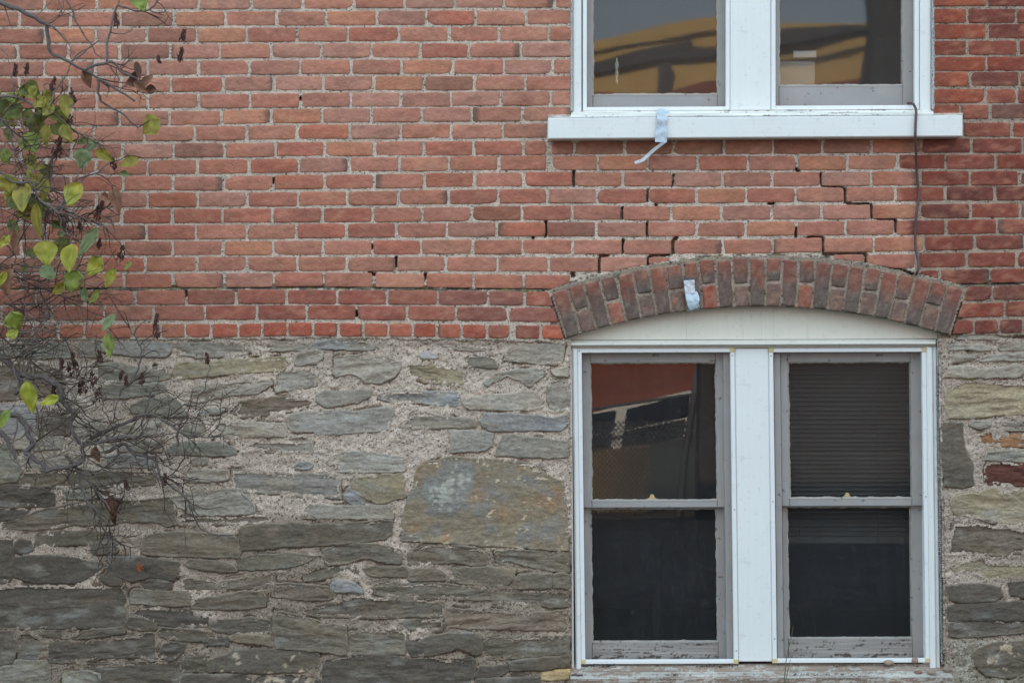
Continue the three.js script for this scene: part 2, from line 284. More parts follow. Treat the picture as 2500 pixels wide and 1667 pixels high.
// one brick: corners [x,y] TL TR BR BL in wall units, front plane zf; softened arrises, nibbled edges, stains of its own
function brickGeo(q, zf, o = {}) {
  const nx = o.nx || 12, ny = o.ny || 5, sd = rnd() * 400, pos = [], uv = [], col = [], idx = [];
  const uo = rnd() * 7, vo = rnd() * 7, base = o.color, chip = [0, 1, 2, 3].map(() => rnd() < 0.09 ? rr(0.2, 0.6) : rr(0, 0.1));
  const tilt = rr(-0.0015, 0.0015), out = rr(-0.0015, 0.002), darkL = rnd() < 0.05 ? rr(0.05, 0.12) : 0, darkR = rnd() < 0.05 ? rr(0.05, 0.12) : 0, full = rnd() < 0.03;
  const sp = rnd() < 0.16 ? [rnd(), rnd() < 0.5 ? 0 : 1, rr(0.05, 0.13), rr(0.15, 0.4)] : null;
  const dk = o.dark || A(82, 66, 62), bloom = o.bloom || 0;
  const at = (u, v) => { const a = [mix(q[0][0], q[1][0], u), mix(q[0][1], q[1][1], u)], b = [mix(q[3][0], q[2][0], u), mix(q[3][1], q[2][1], u)]; let x = mix(a[0], b[0], v), y = mix(a[1], b[1], v); if (o.clip) y = Math.min(y, mix(a[1], Math.max(a[1] + 1, Math.min(b[1], o.clip(x))), v)); return [x, y]; };
  const us = [0, 0.22 / nx]; for (let i = 1; i < nx; i++) us.push(i / nx); us.push(1 - 0.22 / nx, 1);
  const vs = [0, 0.045]; for (let i = 1; i < ny; i++) vs.push(mix(0.045, 0.955, i / ny)); vs.push(0.955, 1);
  const W = us.length, H = vs.length, ctr = at(0.5, 0.5);
  for (let j = 0; j < H; j++) for (let i = 0; i < W; i++) {
    const eu = i === 0 || i === W - 1, ev = j === 0 || j === H - 1;
    let [x, y] = at(us[i], vs[j]);
    const du = Math.min(us[i], 1 - us[i]) * nx, dv = Math.min(vs[j], 1 - vs[j]) * 6;
    const ci = (us[i] > 0.5 ? 1 : 0) + (vs[j] > 0.5 ? 2 : 0), cr = (1 - clamp(du / 1.5)) * (1 - clamp(dv / 1.8));
    const n1 = N3(x * 0.045, y * 0.09, sd) * 1.7 + N3(x * 0.17, y * 0.2, sd + 9) * 1.0;
    const pull = cr * (0.7 + chip[ci] * 11);
    if (eu || ev || cr > 0) { const lx = ctr[0] - x, ly = ctr[1] - y; if (eu) x += Math.sign(lx) * (Math.max(-0.7, n1) + pull); if (ev) y += Math.sign(ly) * (Math.max(-0.7, n1) + pull * 0.7); if (!eu && !ev) { x += Math.sign(lx) * pull * 0.6; y += Math.sign(ly) * pull * 0.5; } }
    let z = zf + out + tilt * (us[i] - 0.5) * 2 + 0.0012 * N3(x * 0.03, y * 0.06, sd + 3) + 0.0008 * N3(x * 0.2, y * 0.2, sd);
    if (eu || ev) z -= 0.0028 + 0.0010 * N3(x * 0.1, y * 0.1, sd + 5); else if (i === 1 || i === W - 2 || j === 1 || j === H - 2) z -= 0.0004 + 0.0004 * Math.abs(n1);
    z -= cr * chip[ci] * 0.007; let sm = 0; if (sp) { sm = sst(1.15, 0.75, Math.hypot((us[i] - sp[0]) / sp[2], (vs[j] - sp[1]) / sp[3]) + 0.5 * n1); z -= 0.0016 * sm; }
    const p = P(x, y, z); pos.push(...p); uv.push(p[0] + uo, p[1] + vo);
    let c = base; const st = N3(x * 0.02, y * 0.05, sd + 20), st2 = N3(x * 0.08, y * 0.1, sd + 30);
    c = scl(c, 1 + 0.16 * st + 0.10 * st2); c = mix3(c, A(176, 122, 104), 0.35 * sst(0.15, 0.5, N3(x * 0.035, y * 0.07, sd + 55)));
    const w2 = 0.06 * st2; if (sm) c = mix3(c, mix3(base, A(172, 112, 84), 0.5), sm * 0.7);
    if (darkL) c = mix3(c, dk, 0.75 * sst(darkL + 0.05, darkL - 0.05, us[i] + w2)); if (darkR) c = mix3(c, dk, 0.75 * sst(darkR + 0.05, darkR - 0.05, 1 - us[i] + w2));
    if (full) c = mix3(c, dk, 0.35);
    if (o.soot) c = mix3(c, o.sootC, o.soot * sst(o.sootAt + 0.22, o.sootAt - 0.22, (o.sootDown ? 1 - vs[j] : us[i]) + 0.22 * st + 0.08 * st2));
    if (o.fade) c = mix3(c, o.fadeC, sst(o.fade + 6, o.fade - 6, x + 26 * st2));
    if (bloom) c = mix3(c, A(158, 146, 138), bloom * sst(0.0, 0.6, 0.6 * st2 + 0.8 * N3(x * 0.35, y * 0.35, sd + 70) + 0.3 * (vs[j] - 0.4)));
    if (eu || ev) c = mix3(c, A(158, 146, 136), 0.16 + 0.35 * sst(-0.1, 0.4, N3(x * 0.06, y * 0.06, sd + 80)));
    col.push(...c);
  }
  for (let j = 0; j < H - 1; j++) for (let i = 0; i < W - 1; i++) { const a = j * W + i; idx.push(a, a + W, a + 1, a + 1, a + W, a + W + 1); }
  const ring = []; for (let i = 0; i < W; i++) ring.push(i); for (let j = 1; j < H; j++) ring.push(j * W + W - 1); for (let i = W - 2; i >= 0; i--) ring.push((H - 1) * W + i); for (let j = H - 2; j > 0; j--) ring.push(j * W);
  const b0 = pos.length / 3;
  for (const k of ring) { pos.push(pos[k * 3], pos[k * 3 + 1], zf - 0.055); uv.push(uv[k * 2] + 0.05, uv[k * 2 + 1] + 0.05); col.push(...scl([col[k * 3], col[k * 3 + 1], col[k * 3 + 2]], 1)); }
  for (let k = 0; k < ring.length; k++) { const k2 = (k + 1) % ring.length; idx.push(ring[k], ring[k2], b0 + k, ring[k2], b0 + k2, b0 + k); }
  return geoFrom(pos, idx, uv, col);
}
const HB = 17.3, JW = 3.3;                      // half brick height, half joint
const spare = []; let nBricks = 0;
function layBrick(x0, x1, r, o = {}) {
  const zf = r >= 18 ? 0.021 : 0, hb = HB - (r === 20 ? 1 : 0);
  let a = x0 + (o.w0 ?? JW) + rr(-1, 1), b = x1 - (o.w1 ?? JW) + rr(-1, 1);
  const y = x => rowY(r, x);
  if (o.clip) { const ok = x => o.clip(x) - (y(x) - hb) > 9; while (b > a && !ok(b)) b -= 2; while (a < b && !ok(a)) a += 2; }
  if (b - a < 14) return;
  const dy = rr(-0.8, 0.8), q = [[a, y(a) - hb + dy], [b, y(b) - hb + dy], [b, y(b) + hb + dy], [a, y(a) + hb + dy]];
  if (o.skewL) { q[1][0] = ACX - (ACY - q[1][1]) * TL - 6; q[2][0] = ACX - (ACY - q[2][1]) * TL - 6; }
  if (o.skewR) { q[0][0] = ACX + (ACY - q[0][1]) * TR + 7; q[3][0] = ACX + (ACY - q[3][1]) * TR + 7; }
  if (o.cut) q[2][1] = q[3][1] = o.cut;
  const mx = (a + b) / 2, seen = b > 4 && a < 2496 && rowY(r, mx) + hb > 4;
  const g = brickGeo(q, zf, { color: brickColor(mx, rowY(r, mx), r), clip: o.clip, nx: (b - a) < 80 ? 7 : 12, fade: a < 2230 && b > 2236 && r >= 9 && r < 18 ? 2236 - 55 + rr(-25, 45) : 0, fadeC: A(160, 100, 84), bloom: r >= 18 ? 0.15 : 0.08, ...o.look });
  if (seen && nBricks < 296) { mesh('brick', g, M.brick, wall); nBricks++; } else spare.push(g);
}
const SKL = 'L', SKR = 'R';
for (let r = -5; r <= 20; r++) {
  const rowL = r < 0 ? JL[(r & 1) ? 1 : 2].map(x => x + rr(-3, 3)) : JL[r], rowR = r < 0 ? JR[(r & 1) ? 1 : 0] : JR[r];
  const L = [...rowL]; const st = r === 20 ? 61 : 123; while (L[0] > -260) L.unshift(L[0] - st);
  const tall = r < 9;                             // beside the upper window
  const across = r >= 9 && r <= 15, clip = r >= 12 && r <= 17 ? exY : undefined;
  for (let i = 0; i + 1 < L.length; i++) {
    if (r === 17 && L[i] >= 1390 && L[i] < 2240) continue;
    const wide = (k) => (r === 9 && L[k] === 1341) || (r === 10 && L[k] === 1342) || (r === 20 && L[k] === 1251) ? 7.5 : JW;
    layBrick(L[i], L[i + 1], r, { clip, w0: wide(i), w1: wide(i + 1) });
  }
  const last = L[L.length - 1];
  if (tall) {
    layBrick(last, r === 8 ? 1336 : 1395, r, { w1: 1 });
    const R = [r === 8 ? 2353 : 2279, ...rowR]; while (R[R.length - 1] < 2700) R.push(R[R.length - 1] + 123);
    for (let i = 0; i + 1 < R.length; i++) layBrick(R[i], R[i + 1], r, { w0: i ? JW : 2, look: i === 0 && r !== 8 ? { color: pick([A(142, 72, 54), A(136, 66, 50), A(120, 60, 50)]), soot: 0.7, sootC: A(122, 60, 50), sootAt: 0.35, sootDown: false } : {}, cut: r === 7 && i === 0 ? 281 : 0 });
  } else if (r < 18) {
    const R = [last]; while (R[R.length - 1] < 2700) R.push(R[R.length - 1] + 122);
    for (let i = 0; i + 1 < R.length; i++) layBrick(R[i], R[i + 1], r, { clip: R[i] < 2380 ? clip : undefined });
  } else {
    layBrick(last, ACX - (ACY - rowY(r, 1340)) * TL - 2, r, { skewL: true, w1: 0 });
    const R = [ACX + (ACY - rowY(r, 2345)) * TR + 3, ...rowR]; while (R[R.length - 1] < 2700) R.push(R[R.length - 1] + (r === 20 ? 61 : 122));
    for (let i = 0; i + 1 < R.length; i++) layBrick(R[i], R[i + 1], r, { skewR: i === 0, w0: i ? JW : 0 });
  }
}
kind(mesh('bricks_at_the_rim', mergeGeometries(spare), M.brick, wall), 'stuff');
// the segmental arch: 25 voussoirs, stretcher-deep ones alternating with two half bricks
const arch = group('brick_arch', wall); arch.userData.label = 'segmental arch of soot-darkened bricks over the lower window';
{
  const a0 = -Math.atan(TL), a1 = Math.atan(TR), n = 25, da = (a1 - a0) / n;
  const pt = (a, r) => [ACX + Math.sin(a) * r, ACY - Math.cos(a) * r];
  for (let k = 0; k < n; k++) {
    const A0 = a0 + da * k, A1 = A0 + da, jit = rr(-3, 3);
    const vous = (r0, r1, look) => { const j = 3.4, ja = j / r1, jb = j / r0; const q = [pt(A0 + ja, r1), pt(A1 - ja, r1), pt(A1 - jb, r0), pt(A0 + jb, r0)];
      mesh('brick', brickGeo(q, 0.023 + rr(-0.002, 0.003), { nx: 6, ny: r1 - r0 > 70 ? 9 : 6, bloom: 0.22, ...look }), M.brick, arch); };
    const red = () => pick([A(124, 74, 66), A(120, 70, 64), A(114, 72, 67), A(126, 78, 70)]), soot = { soot: 0.9, sootC: A(88, 75, 74), sootDown: true };
    if (k % 2 === 0) vous(RI, RO + jit, { color: red(), ...soot, sootAt: rr(0.45, 0.7) });
    else { const m = RI + rr(52, 60); vous(m + 3, RO + jit, { color: red(), ...soot, sootAt: rr(0.3, 0.6) }); vous(RI, m - 3.5, { color: rnd() < 0.4 ? pick([A(138, 70, 58), A(142, 84, 72)]) : A(108, 82, 78), bloom: 0.25 }); }
  }
}
// mortar: one uneven skin behind the bricks, washed out along the cracks, a mossy ledge where the base courses and arch step forward
const mortarC = A(185, 179, 171), ledgeY = x => (rowY(17, x) + rowY(18, x)) / 2 - 1;
{
  const step = 3.1, X0 = -250, X1 = 2750, Y0 = -215, Y1 = 838, nx = Math.round((X1 - X0) / step), ny = Math.round((Y1 - Y0) / step);
  const pos = [], uv = [], col = [], idx = [], id = new Int32Array((nx + 1) * (ny + 1)).fill(-1);
  const opening = (x, y) => (x > 1398 && x < 2277 && y < 282) || underArch(x, y) || (x > 1392 && x < 2306 && y > 829);
  const vert = (i, j) => {
    const k = j * (nx + 1) + i; if (id[k] >= 0) return id[k];
    const x = X0 + i * step, y = Y0 + j * step, ar = inArch(x, y), dA = Math.hypot(x - ACX, y - ACY);
    const lY = ledgeY(x), base = y > lY && (x < 1345 || x > 2350), front = ar || base;
    let z = -0.0042 + 0.0014 * N3(x * 0.11, y * 0.11, 4) + 0.0011 * N3(x * 0.35, y * 0.35, 8) + (front ? 0.0195 : 0);
    if (base) { const e = y - (rowY(20, x) + HB + 3.5 + 5 * N3(x * 0.03, 0.5, 12) + 3 * N3(x * 0.11, 0.5, 14)); if (e > 0) z -= 0.03 * sst(0, 9, e); }
    if (Math.abs(y - lY + 3) < 4.2 && (x < 1345 || x > 2350) && N3(x * 0.012, 3, 22) > -0.3) z = Math.min(z, -0.013 + 0.004 * N3(x * 0.1, y * 0.1, 9));
    const cd = crackD(x, y) * (1 + 0.35 * N3(x * 0.08, y * 0.08, 31) + 0.2 * N3(x * 0.3, y * 0.3, 33)); if (cd < 1.25) z = mix(-0.048, z, sst(0.75, 1.25, cd));
    if (x > 1300 && cd > 1.25) { const pit = N3(x * 0.05, y * 0.05, 77); if (pit > 0.48) z -= 0.008 * sst(0.48, 0.7, pit); }
    let c = scl(mortarC, 1 + 0.12 * fbm(x * 0.012, y * 0.012, 3, 3));
    if (x > 2236) c = mix3(c, A(140, 128, 116), 0.7);
    const moss = Math.max((1 - clamp(Math.abs(y - lY - 1) / 9)) * (x < 1350 || x > 2350 ? 1 : 0), ar || Math.abs(dA - RO - 4) < 14 ? (1 - clamp(Math.abs(dA - RO - 3) / 12)) * (x > 1350 && x < 2350 ? 1 : 0) : 0);
    if (moss > 0.05) { const m = moss + 0.9 * N3(x * 0.05, y * 0.12, 50) + 0.4 * N3(x * 0.22, y * 0.22, 60); if (m > 0.2) c = mix3(c, N3(x * 0.03, y * 0.05, 70) > 0.05 ? A(104, 100, 66) : A(74, 70, 64), sst(0.2, 0.6, m) * 0.95); }
    if (ar) c = mix3(c, A(142, 135, 126), 0.75);
    const p = P(x, y, z); pos.push(...p); uv.push(p[0], p[1]); col.push(...c); return id[k] = pos.length / 3 - 1;
  };
  for (let j = 0; j < ny; j++) for (let i = 0; i < nx; i++) {
    if (opening(X0 + (i + 0.5) * step, Y0 + (j + 0.5) * step)) continue;
    const a = vert(i, j), b = vert(i + 1, j), c = vert(i, j + 1), d = vert(i + 1, j + 1); idx.push(a, c, b, b, c, d);
  }
  mesh('mortar_bed', geoFrom(pos, idx, uv, col), M.mortar, wall);
}
console.log('bricks', nBricks, 'rim', spare.length);
// the rest of the house above and beside (it shades this side), with openings left for the windows
{
  const [wx0] = P(1385, 0), [wx1] = P(2292, 0), ty = P(0, -215)[1], by = -1.62;
  const parts = [bx(-9, wx0, by, 6.2, -0.34, -0.06), bx(wx1, 9, by, 6.2, -0.34, -0.06), bx(wx0, wx1, 2.2, 6.2, -0.34, -0.062), bx(wx0, wx1, P(0, 735)[1], P(0, 300)[1], -0.34, -0.06), bx(wx0, wx1, by, P(0, 1650)[1], -0.34, -0.06)];
  mesh('wall_core', mergeGeometries(parts), M.slab, wall);
  mesh('upper_wall', mergeGeometries([bx(-9, 9, ty - 0.001, 6.2, -0.055, -0.002), bx(-9, P(-250, 0)[0], by, ty - 0.002, -0.055, -0.002), bx(P(2750, 0)[0], 9, by, ty - 0.002, -0.055, -0.002)].slice(1)), M.slab, wall);
  mesh('gable_wall', mergeGeometries([bx(-9, wx0, ty + 0.001, 6.2, -0.055, -0.003), bx(wx1, 9, ty + 0.001, 6.2, -0.055, -0.003)]), M.slab, wall);
  mesh('roof', bx(-9.3, 9.3, 6.2, 6.4, -8, 0.3), SM({ color: C(0.07, 0.07, 0.075), roughness: 0.9 }), wall);
}

// ------------------------------------------------------------ rubble stone base
const base = group('stone_wall', null, 'rubble wall of grey bedded stones in gritty mortar under the brickwork', 'stone wall'); kind(base, 'thing');
const ST = { // stone colours as they look: g grey, b blue grey, o olive, d dark, k dark brown, w pale, r red brown, n orange brown, m green grey
  g: [[128, 128, 122], [126, 125, 120], [131, 129, 122], [121, 120, 114]], b: [[118, 121, 121], [121, 122, 119], [114, 116, 117]], o: [[124, 119, 101], [120, 115, 98], [126, 121, 104]],
  d: [[80, 77, 70], [85, 81, 73], [76, 73, 68]], l: [[92, 89, 80], [89, 85, 76], [97, 93, 83]], k: [[94, 88, 79], [98, 91, 82]], w: [[136, 137, 140]], r: [[74, 46, 40]], n: [[124, 94, 66]], m: [[114, 116, 109], [109, 111, 103]], y: [[160, 145, 112]] };
const stones = []; // [kind, outline]
const put = (ox, oy, list) => { for (const [k, ...a] of list) { const o = []; for (let i = 0; i < a.length; i += 2) o.push([ox + a[i] / 3.357, oy + a[i + 1] / 3.357]); stones.push([k, o]); } };
put(700, 800, [
  ['g', -200, 120, 0, 115, 185, 140, 185, 178, 0, 185, -180, 185], ['b', 190, 150, 270, 110, 400, 105, 560, 95, 640, 105, 720, 150, 715, 175, 560, 175, 420, 170, 300, 172, 195, 168],
  ['g', 65, 265, 110, 210, 180, 190, 265, 190, 290, 240, 225, 295, 80, 305], ['g', -100, 365, 0, 345, 120, 330, 195, 340, 245, 410, 250, 465, 120, 495, 0, 515, -90, 525, -105, 450],
  ['g', 400, 245, 520, 235, 620, 225, 800, 240, 850, 260, 930, 295, 930, 330, 870, 395, 760, 450, 640, 450, 600, 405, 530, 370, 470, 380, 410, 395, 380, 370, 395, 310],
  ['o', 980, 295, 1040, 285, 1200, 300, 1400, 330, 1450, 380, 1470, 430, 1430, 465, 1370, 470, 1290, 460, 1140, 445, 1050, 410, 990, 385],
  ['w', 1090, 220, 1130, 205, 1200, 215, 1240, 240, 1190, 255, 1110, 250], ['l', 1455, 250, 1510, 225, 1600, 225, 1700, 240, 1750, 290, 1720, 325, 1600, 325, 1430, 320, 1470, 280],
  ['g', 1240, 110, 1380, 120, 1450, 150, 1600, 160, 1700, 170, 1560, 180, 1400, 178, 1290, 155], ['g', 1790, 230, 1850, 160, 1950, 145, 2280, 130, 2270, 190, 2250, 295, 2080, 295, 1900, 275, 1780, 260],
  ['g', 1690, 430, 1720, 390, 1800, 370, 1900, 345, 2080, 345, 2110, 400, 2070, 425, 2010, 440, 2000, 480, 1960, 470, 1900, 430, 1820, 410, 1760, 420, 1700, 450], ['g', 1610, 450, 1680, 415, 1690, 440, 1650, 480],
  ['g', 2170, 350, 2300, 330, 2310, 395, 2210, 395], ['g', 2140, 470, 2170, 425, 2310, 405, 2318, 640, 2290, 685, 2200, 690, 2150, 630, 2130, 560],
  ['g', 240, 560, 330, 520, 450, 530, 600, 515, 680, 515, 675, 570, 570, 610, 440, 635, 330, 650, 245, 600], ['b', 745, 575, 830, 530, 1000, 520, 1150, 530, 1280, 530, 1400, 540, 1425, 580, 1400, 635, 1250, 638, 1080, 615, 930, 610, 830, 600],
  ['g', 1430, 595, 1560, 575, 1650, 555, 1880, 545, 1920, 520, 2010, 530, 2070, 570, 2100, 605, 2060, 660, 1900, 675, 1700, 670, 1510, 665, 1460, 640],
  ['b', 0, 740, 130, 705, 300, 690, 560, 690, 720, 665, 850, 660, 880, 720, 830, 800, 850, 830, 640, 850, 420, 870, 270, 880, 240, 850, 60, 850, 10, 800],
  ['g', 910, 800, 1000, 740, 1060, 710, 1160, 705, 1250, 725, 1400, 745, 1480, 740, 1545, 760, 1540, 810, 1400, 815, 1250, 815, 1050, 830],
  ['b', 1590, 760, 1640, 710, 1760, 705, 1900, 715, 2100, 735, 2170, 745, 2290, 720, 2275, 800, 2250, 835, 1990, 840, 1700, 845, 1610, 815],
  ['b', 1330, 850, 1440, 845, 1700, 870, 1660, 980, 1580, 1010, 1340, 1015, 1345, 940], ['g', 1720, 1000, 1790, 880, 1900, 890, 2060, 905, 2300, 940, 2300, 1050, 2200, 1065, 1900, 1055, 1720, 1045],
  ['g', -375, 980, -320, 940, -200, 930, -50, 935, 210, 935, 215, 1000, 200, 1030, 0, 1025, -150, 1010, -300, 990],
  ['g', 340, 1120, 380, 1060, 460, 1025, 560, 1020, 700, 1025, 820, 1055, 950, 1070, 970, 1130, 960, 1165, 850, 1180, 600, 1180, 420, 1180, 430, 1110],
  ['b', 70, 1130, 110, 1105, 190, 1110, 210, 1130, 180, 1155, 90, 1150], ['b', -445, 1165, -200, 1175, 0, 1205, 200, 1205, 390, 1205, 430, 1260, 440, 1395, 340, 1390, 150, 1385, 0, 1365, -200, 1350, -450, 1330],
  ['o', 525, 1310, 560, 1240, 640, 1225, 740, 1235, 770, 1205, 940, 1205, 970, 1380, 860, 1410, 790, 1445, 720, 1430, 600, 1370], ['b', 465, 1400, 500, 1310, 560, 1345, 640, 1390, 640, 1445, 540, 1445],
  ['B', 960, 1480, 1000, 1390, 1040, 1320, 1070, 1170, 1110, 1110, 1230, 1100, 1310, 1065, 1430, 1065, 1600, 1085, 1800, 1085, 2060, 1135, 2080, 1180, 2180, 1240, 2250, 1262, 2285, 1400, 2305, 1600, 2300, 1822, 2200, 1822, 1900, 1798, 1600, 1783, 1170, 1753, 935, 1738, 950, 1600]]);
put(700, 1200, [
  ['g', 135, 215, 145, 160, 190, 110, 330, 115, 480, 125, 620, 110, 860, 118, 868, 215, 600, 222, 300, 218],
  ['l', -385, 370, -370, 300, -200, 280, 0, 270, 100, 265, 200, 285, 330, 275, 420, 290, 500, 265, 640, 255, 760, 240, 860, 260, 855, 340, 780, 380, 620, 400, 400, 425, 200, 440, 0, 445, -200, 465, -360, 470],
  ['l', 320, 490, 400, 460, 560, 440, 700, 440, 850, 470, 930, 500, 930, 580, 830, 585, 700, 550, 600, 545, 520, 580, 360, 600, 310, 560], ['l', 1000, 500, 1080, 480, 1170, 440, 1240, 435, 1450, 455, 1630, 490, 1625, 590, 1500, 600, 1440, 580, 1230, 580, 1150, 595, 1010, 590],
  ['l', 1710, 510, 1860, 490, 2290, 500, 2310, 600, 2310, 655, 2210, 650, 2080, 630, 1960, 600, 1850, 580, 1730, 580], ['l', -400, 560, -280, 530, -100, 525, 0, 515, 150, 530, 260, 540, 150, 580, 0, 615, -150, 630, -280, 635, -390, 625],
  ['l', 140, 660, 250, 620, 420, 610, 520, 610, 590, 680, 520, 655, 450, 670, 380, 690, 260, 720, 150, 725], ['l', 620, 640, 740, 620, 960, 625, 975, 690, 840, 690, 700, 685], ['k', 1000, 650, 1100, 640, 1200, 640, 1290, 680, 1290, 715, 1120, 725, 1000, 715],
  ['l', 1360, 640, 1500, 630, 1700, 630, 1860, 650, 1860, 700, 1800, 760, 1680, 770, 1500, 750, 1400, 740, 1420, 700, 1370, 680], ['l', 1870, 730, 1920, 690, 2020, 680, 2170, 690, 2170, 780, 2080, 790, 1870, 790], ['l', 2190, 690, 2260, 670, 2305, 700, 2305, 790, 2200, 780],
  ['k', -110, 850, -90, 765, 0, 762, 200, 775, 340, 800, 370, 850, 330, 880, 150, 885, 60, 870, 0, 860], ['b', 360, 780, 400, 740, 520, 750, 620, 800, 610, 825, 500, 815, 380, 820],
  ['l', 700, 750, 800, 735, 920, 760, 1000, 770, 1060, 760, 1200, 760, 1400, 780, 1660, 800, 1670, 880, 1500, 880, 1300, 870, 1100, 870, 1000, 850, 900, 860, 720, 830], ['l', 1680, 830, 1740, 805, 2000, 810, 2100, 820, 2305, 815, 2305, 930, 2200, 940, 1900, 915, 1690, 910],
  ['O', 110, 950, 260, 935, 400, 915, 520, 870, 610, 855, 760, 875, 900, 880, 1100, 890, 1240, 900, 1285, 930, 1290, 1000, 1260, 1020, 1000, 1020, 750, 1035, 500, 1025, 300, 1015, 170, 1000], ['k', 1300, 960, 1500, 980, 1680, 970, 1800, 990, 2000, 1000, 2300, 985, 2300, 1080, 2270, 1130, 2000, 1125, 1750, 1120, 1540, 1115, 1310, 1100],
  ['l', 920, 1080, 1000, 1060, 1280, 1050, 1285, 1105, 1250, 1135, 1050, 1130], ['l', 480, 1200, 540, 1150, 660, 1160, 800, 1145, 960, 1140, 980, 1230, 960, 1330, 800, 1335, 490, 1320],
  ['O', -100, 985, 0, 1005, 130, 1030, 260, 1080, 470, 1115, 480, 1180, 475, 1330, 440, 1335, 330, 1310, 200, 1300, 0, 1285, -80, 1280, -110, 1150], ['d', 990, 1230, 1090, 1220, 1130, 1340, 1030, 1350, 1000, 1300],
  ['d', 1105, 1230, 1200, 1190, 1400, 1170, 1530, 1170, 1590, 1220, 1590, 1310, 1540, 1340, 1480, 1310, 1400, 1285, 1300, 1310, 1240, 1330, 1145, 1340], ['l', 1600, 1260, 1680, 1210, 1900, 1200, 2305, 1190, 2308, 1320, 2100, 1345, 1850, 1360, 1700, 1370, 1620, 1350],
  ['d', 1830, 1400, 2000, 1385, 2305, 1350, 2310, 1430, 2100, 1455, 1850, 1460], ['P', -660, 1400, -560, 1370, -400, 1310, -200, 1300, 0, 1320, 200, 1315, 255, 1355, 240, 1430, 200, 1470, 0, 1470, -200, 1485, -340, 1480, -470, 1470, -640, 1465],
  ['d', 260, 1640, 270, 1480, 330, 1390, 450, 1360, 620, 1340, 700, 1345, 950, 1355, 1180, 1352, 1300, 1390, 1500, 1365, 1540, 1400, 1530, 1520, 1500, 1640], ['d', 1540, 1500, 1600, 1450, 1800, 1430, 1820, 1480, 1720, 1510, 1560, 1525],
  ['d', 1820, 1500, 1900, 1480, 2060, 1470, 2080, 1510, 1900, 1525], ['y', 2100, 1472, 2320, 1466, 2312, 1535, 2095, 1540], ['d', -860, 1510, -400, 1505, -300, 1540, -290, 1640, -860, 1640], ['P', -260, 1500, 0, 1492, 230, 1502, 235, 1640, -250, 1640], ['d', 1560, 1550, 1700, 1542, 2070, 1535, 2070, 1640, 1540, 1640]]);
put(0, 800, [
  ['m', -60, 110, 0, 108, 280, 120, 570, 150, 600, 200, 560, 240, 300, 245, 130, 240, -60, 205], ['b', 820, 140, 1000, 125, 1200, 120, 1410, 130, 1395, 180, 1350, 235, 1150, 235, 950, 210, 835, 190], ['g', 640, 120, 800, 112, 815, 180, 780, 235, 650, 235],
  ['g', 1420, 150, 1500, 130, 1900, 120, 1960, 150, 2040, 200, 1900, 225, 1640, 240, 1500, 220, 1425, 180], ['o', 1430, 310, 1500, 290, 1750, 280, 2000, 265, 2350, 240, 2392, 250, 2382, 290, 2300, 350, 2100, 360, 1900, 375, 1700, 395, 1430, 420, 1415, 370],
  ['k', -60, 330, 150, 300, 300, 330, 500, 350, 520, 420, 510, 500, 300, 570, -60, 600], ['m', 800, 300, 1000, 290, 1100, 330, 1350, 330, 1390, 400, 1350, 420, 1050, 455, 820, 440], ['m', 840, 480, 1100, 470, 1340, 460, 1360, 520, 1250, 545, 1050, 570, 850, 580],
  ['g', 1550, 560, 1600, 490, 1750, 470, 2000, 450, 2200, 440, 2225, 480, 2100, 540, 1900, 550, 1780, 570, 1650, 610, 1560, 590], ['k', 1900, 690, 1980, 610, 2150, 580, 2350, 570, 2400, 570, 2570, 590, 2580, 630, 2500, 655, 2350, 690, 2140, 720, 2000, 740],
  ['b', 1620, 700, 1750, 660, 1860, 680, 1780, 705, 1650, 715], ['m', 1080, 640, 1200, 590, 1400, 570, 1480, 640, 1520, 720, 1400, 730, 1200, 720, 1060, 690], ['w', -60, 640, 280, 640, 280, 880, -60, 890], ['k', 300, 660, 560, 680, 560, 870, 310, 880],
  ['g', 950, 800, 1100, 770, 1320, 770, 1330, 850, 1200, 890, 980, 880], ['g', 1500, 830, 1560, 780, 1700, 790, 1710, 860, 1600, 890, 1510, 870], ['g', 1740, 810, 1780, 770, 1950, 780, 2150, 780, 2345, 800, 2340, 890, 2100, 890, 1950, 900, 1880, 918, 1780, 880],
  ['m', -60, 920, 70, 940, 130, 1050, 180, 1160, 120, 1260, -60, 1280], ['g', 90, 905, 500, 900, 500, 990, 300, 1000, 130, 990], ['g', 580, 800, 880, 770, 900, 870, 600, 890], ['m', 1500, 940, 1800, 945, 1920, 990, 1930, 1040, 1700, 1050, 1500, 1040, 1360, 1030, 1420, 960],
  ['b', 880, 1060, 1000, 1045, 1250, 1080, 1250, 1140, 900, 1140], ['g', 200, 1040, 520, 1030, 720, 1060, 700, 1130, 420, 1145, 200, 1140], ['g', 1560, 1080, 1690, 1070, 1700, 1120, 1580, 1130], ['l', 150, 1230, 200, 1180, 500, 1170, 900, 1180, 1280, 1200, 1250, 1280, 1000, 1300, 500, 1310, 160, 1290],
  ['d', -60, 1290, 150, 1295, 330, 1320, 440, 1370, 430, 1450, 300, 1465, -60, 1460], ['m', 510, 1400, 530, 1340, 700, 1340, 830, 1380, 780, 1400, 600, 1405], ['g', 1520, 1230, 1550, 1180, 1700, 1170, 1860, 1180, 1870, 1240, 1700, 1260, 1540, 1260],
  ['g', 1390, 1410, 1600, 1340, 1950, 1330, 1980, 1370, 2080, 1460, 2080, 1515, 1900, 1530, 1600, 1535, 1480, 1470], ['g', 900, 960, 1200, 930, 1330, 950, 1300, 1020, 1000, 1010]]);
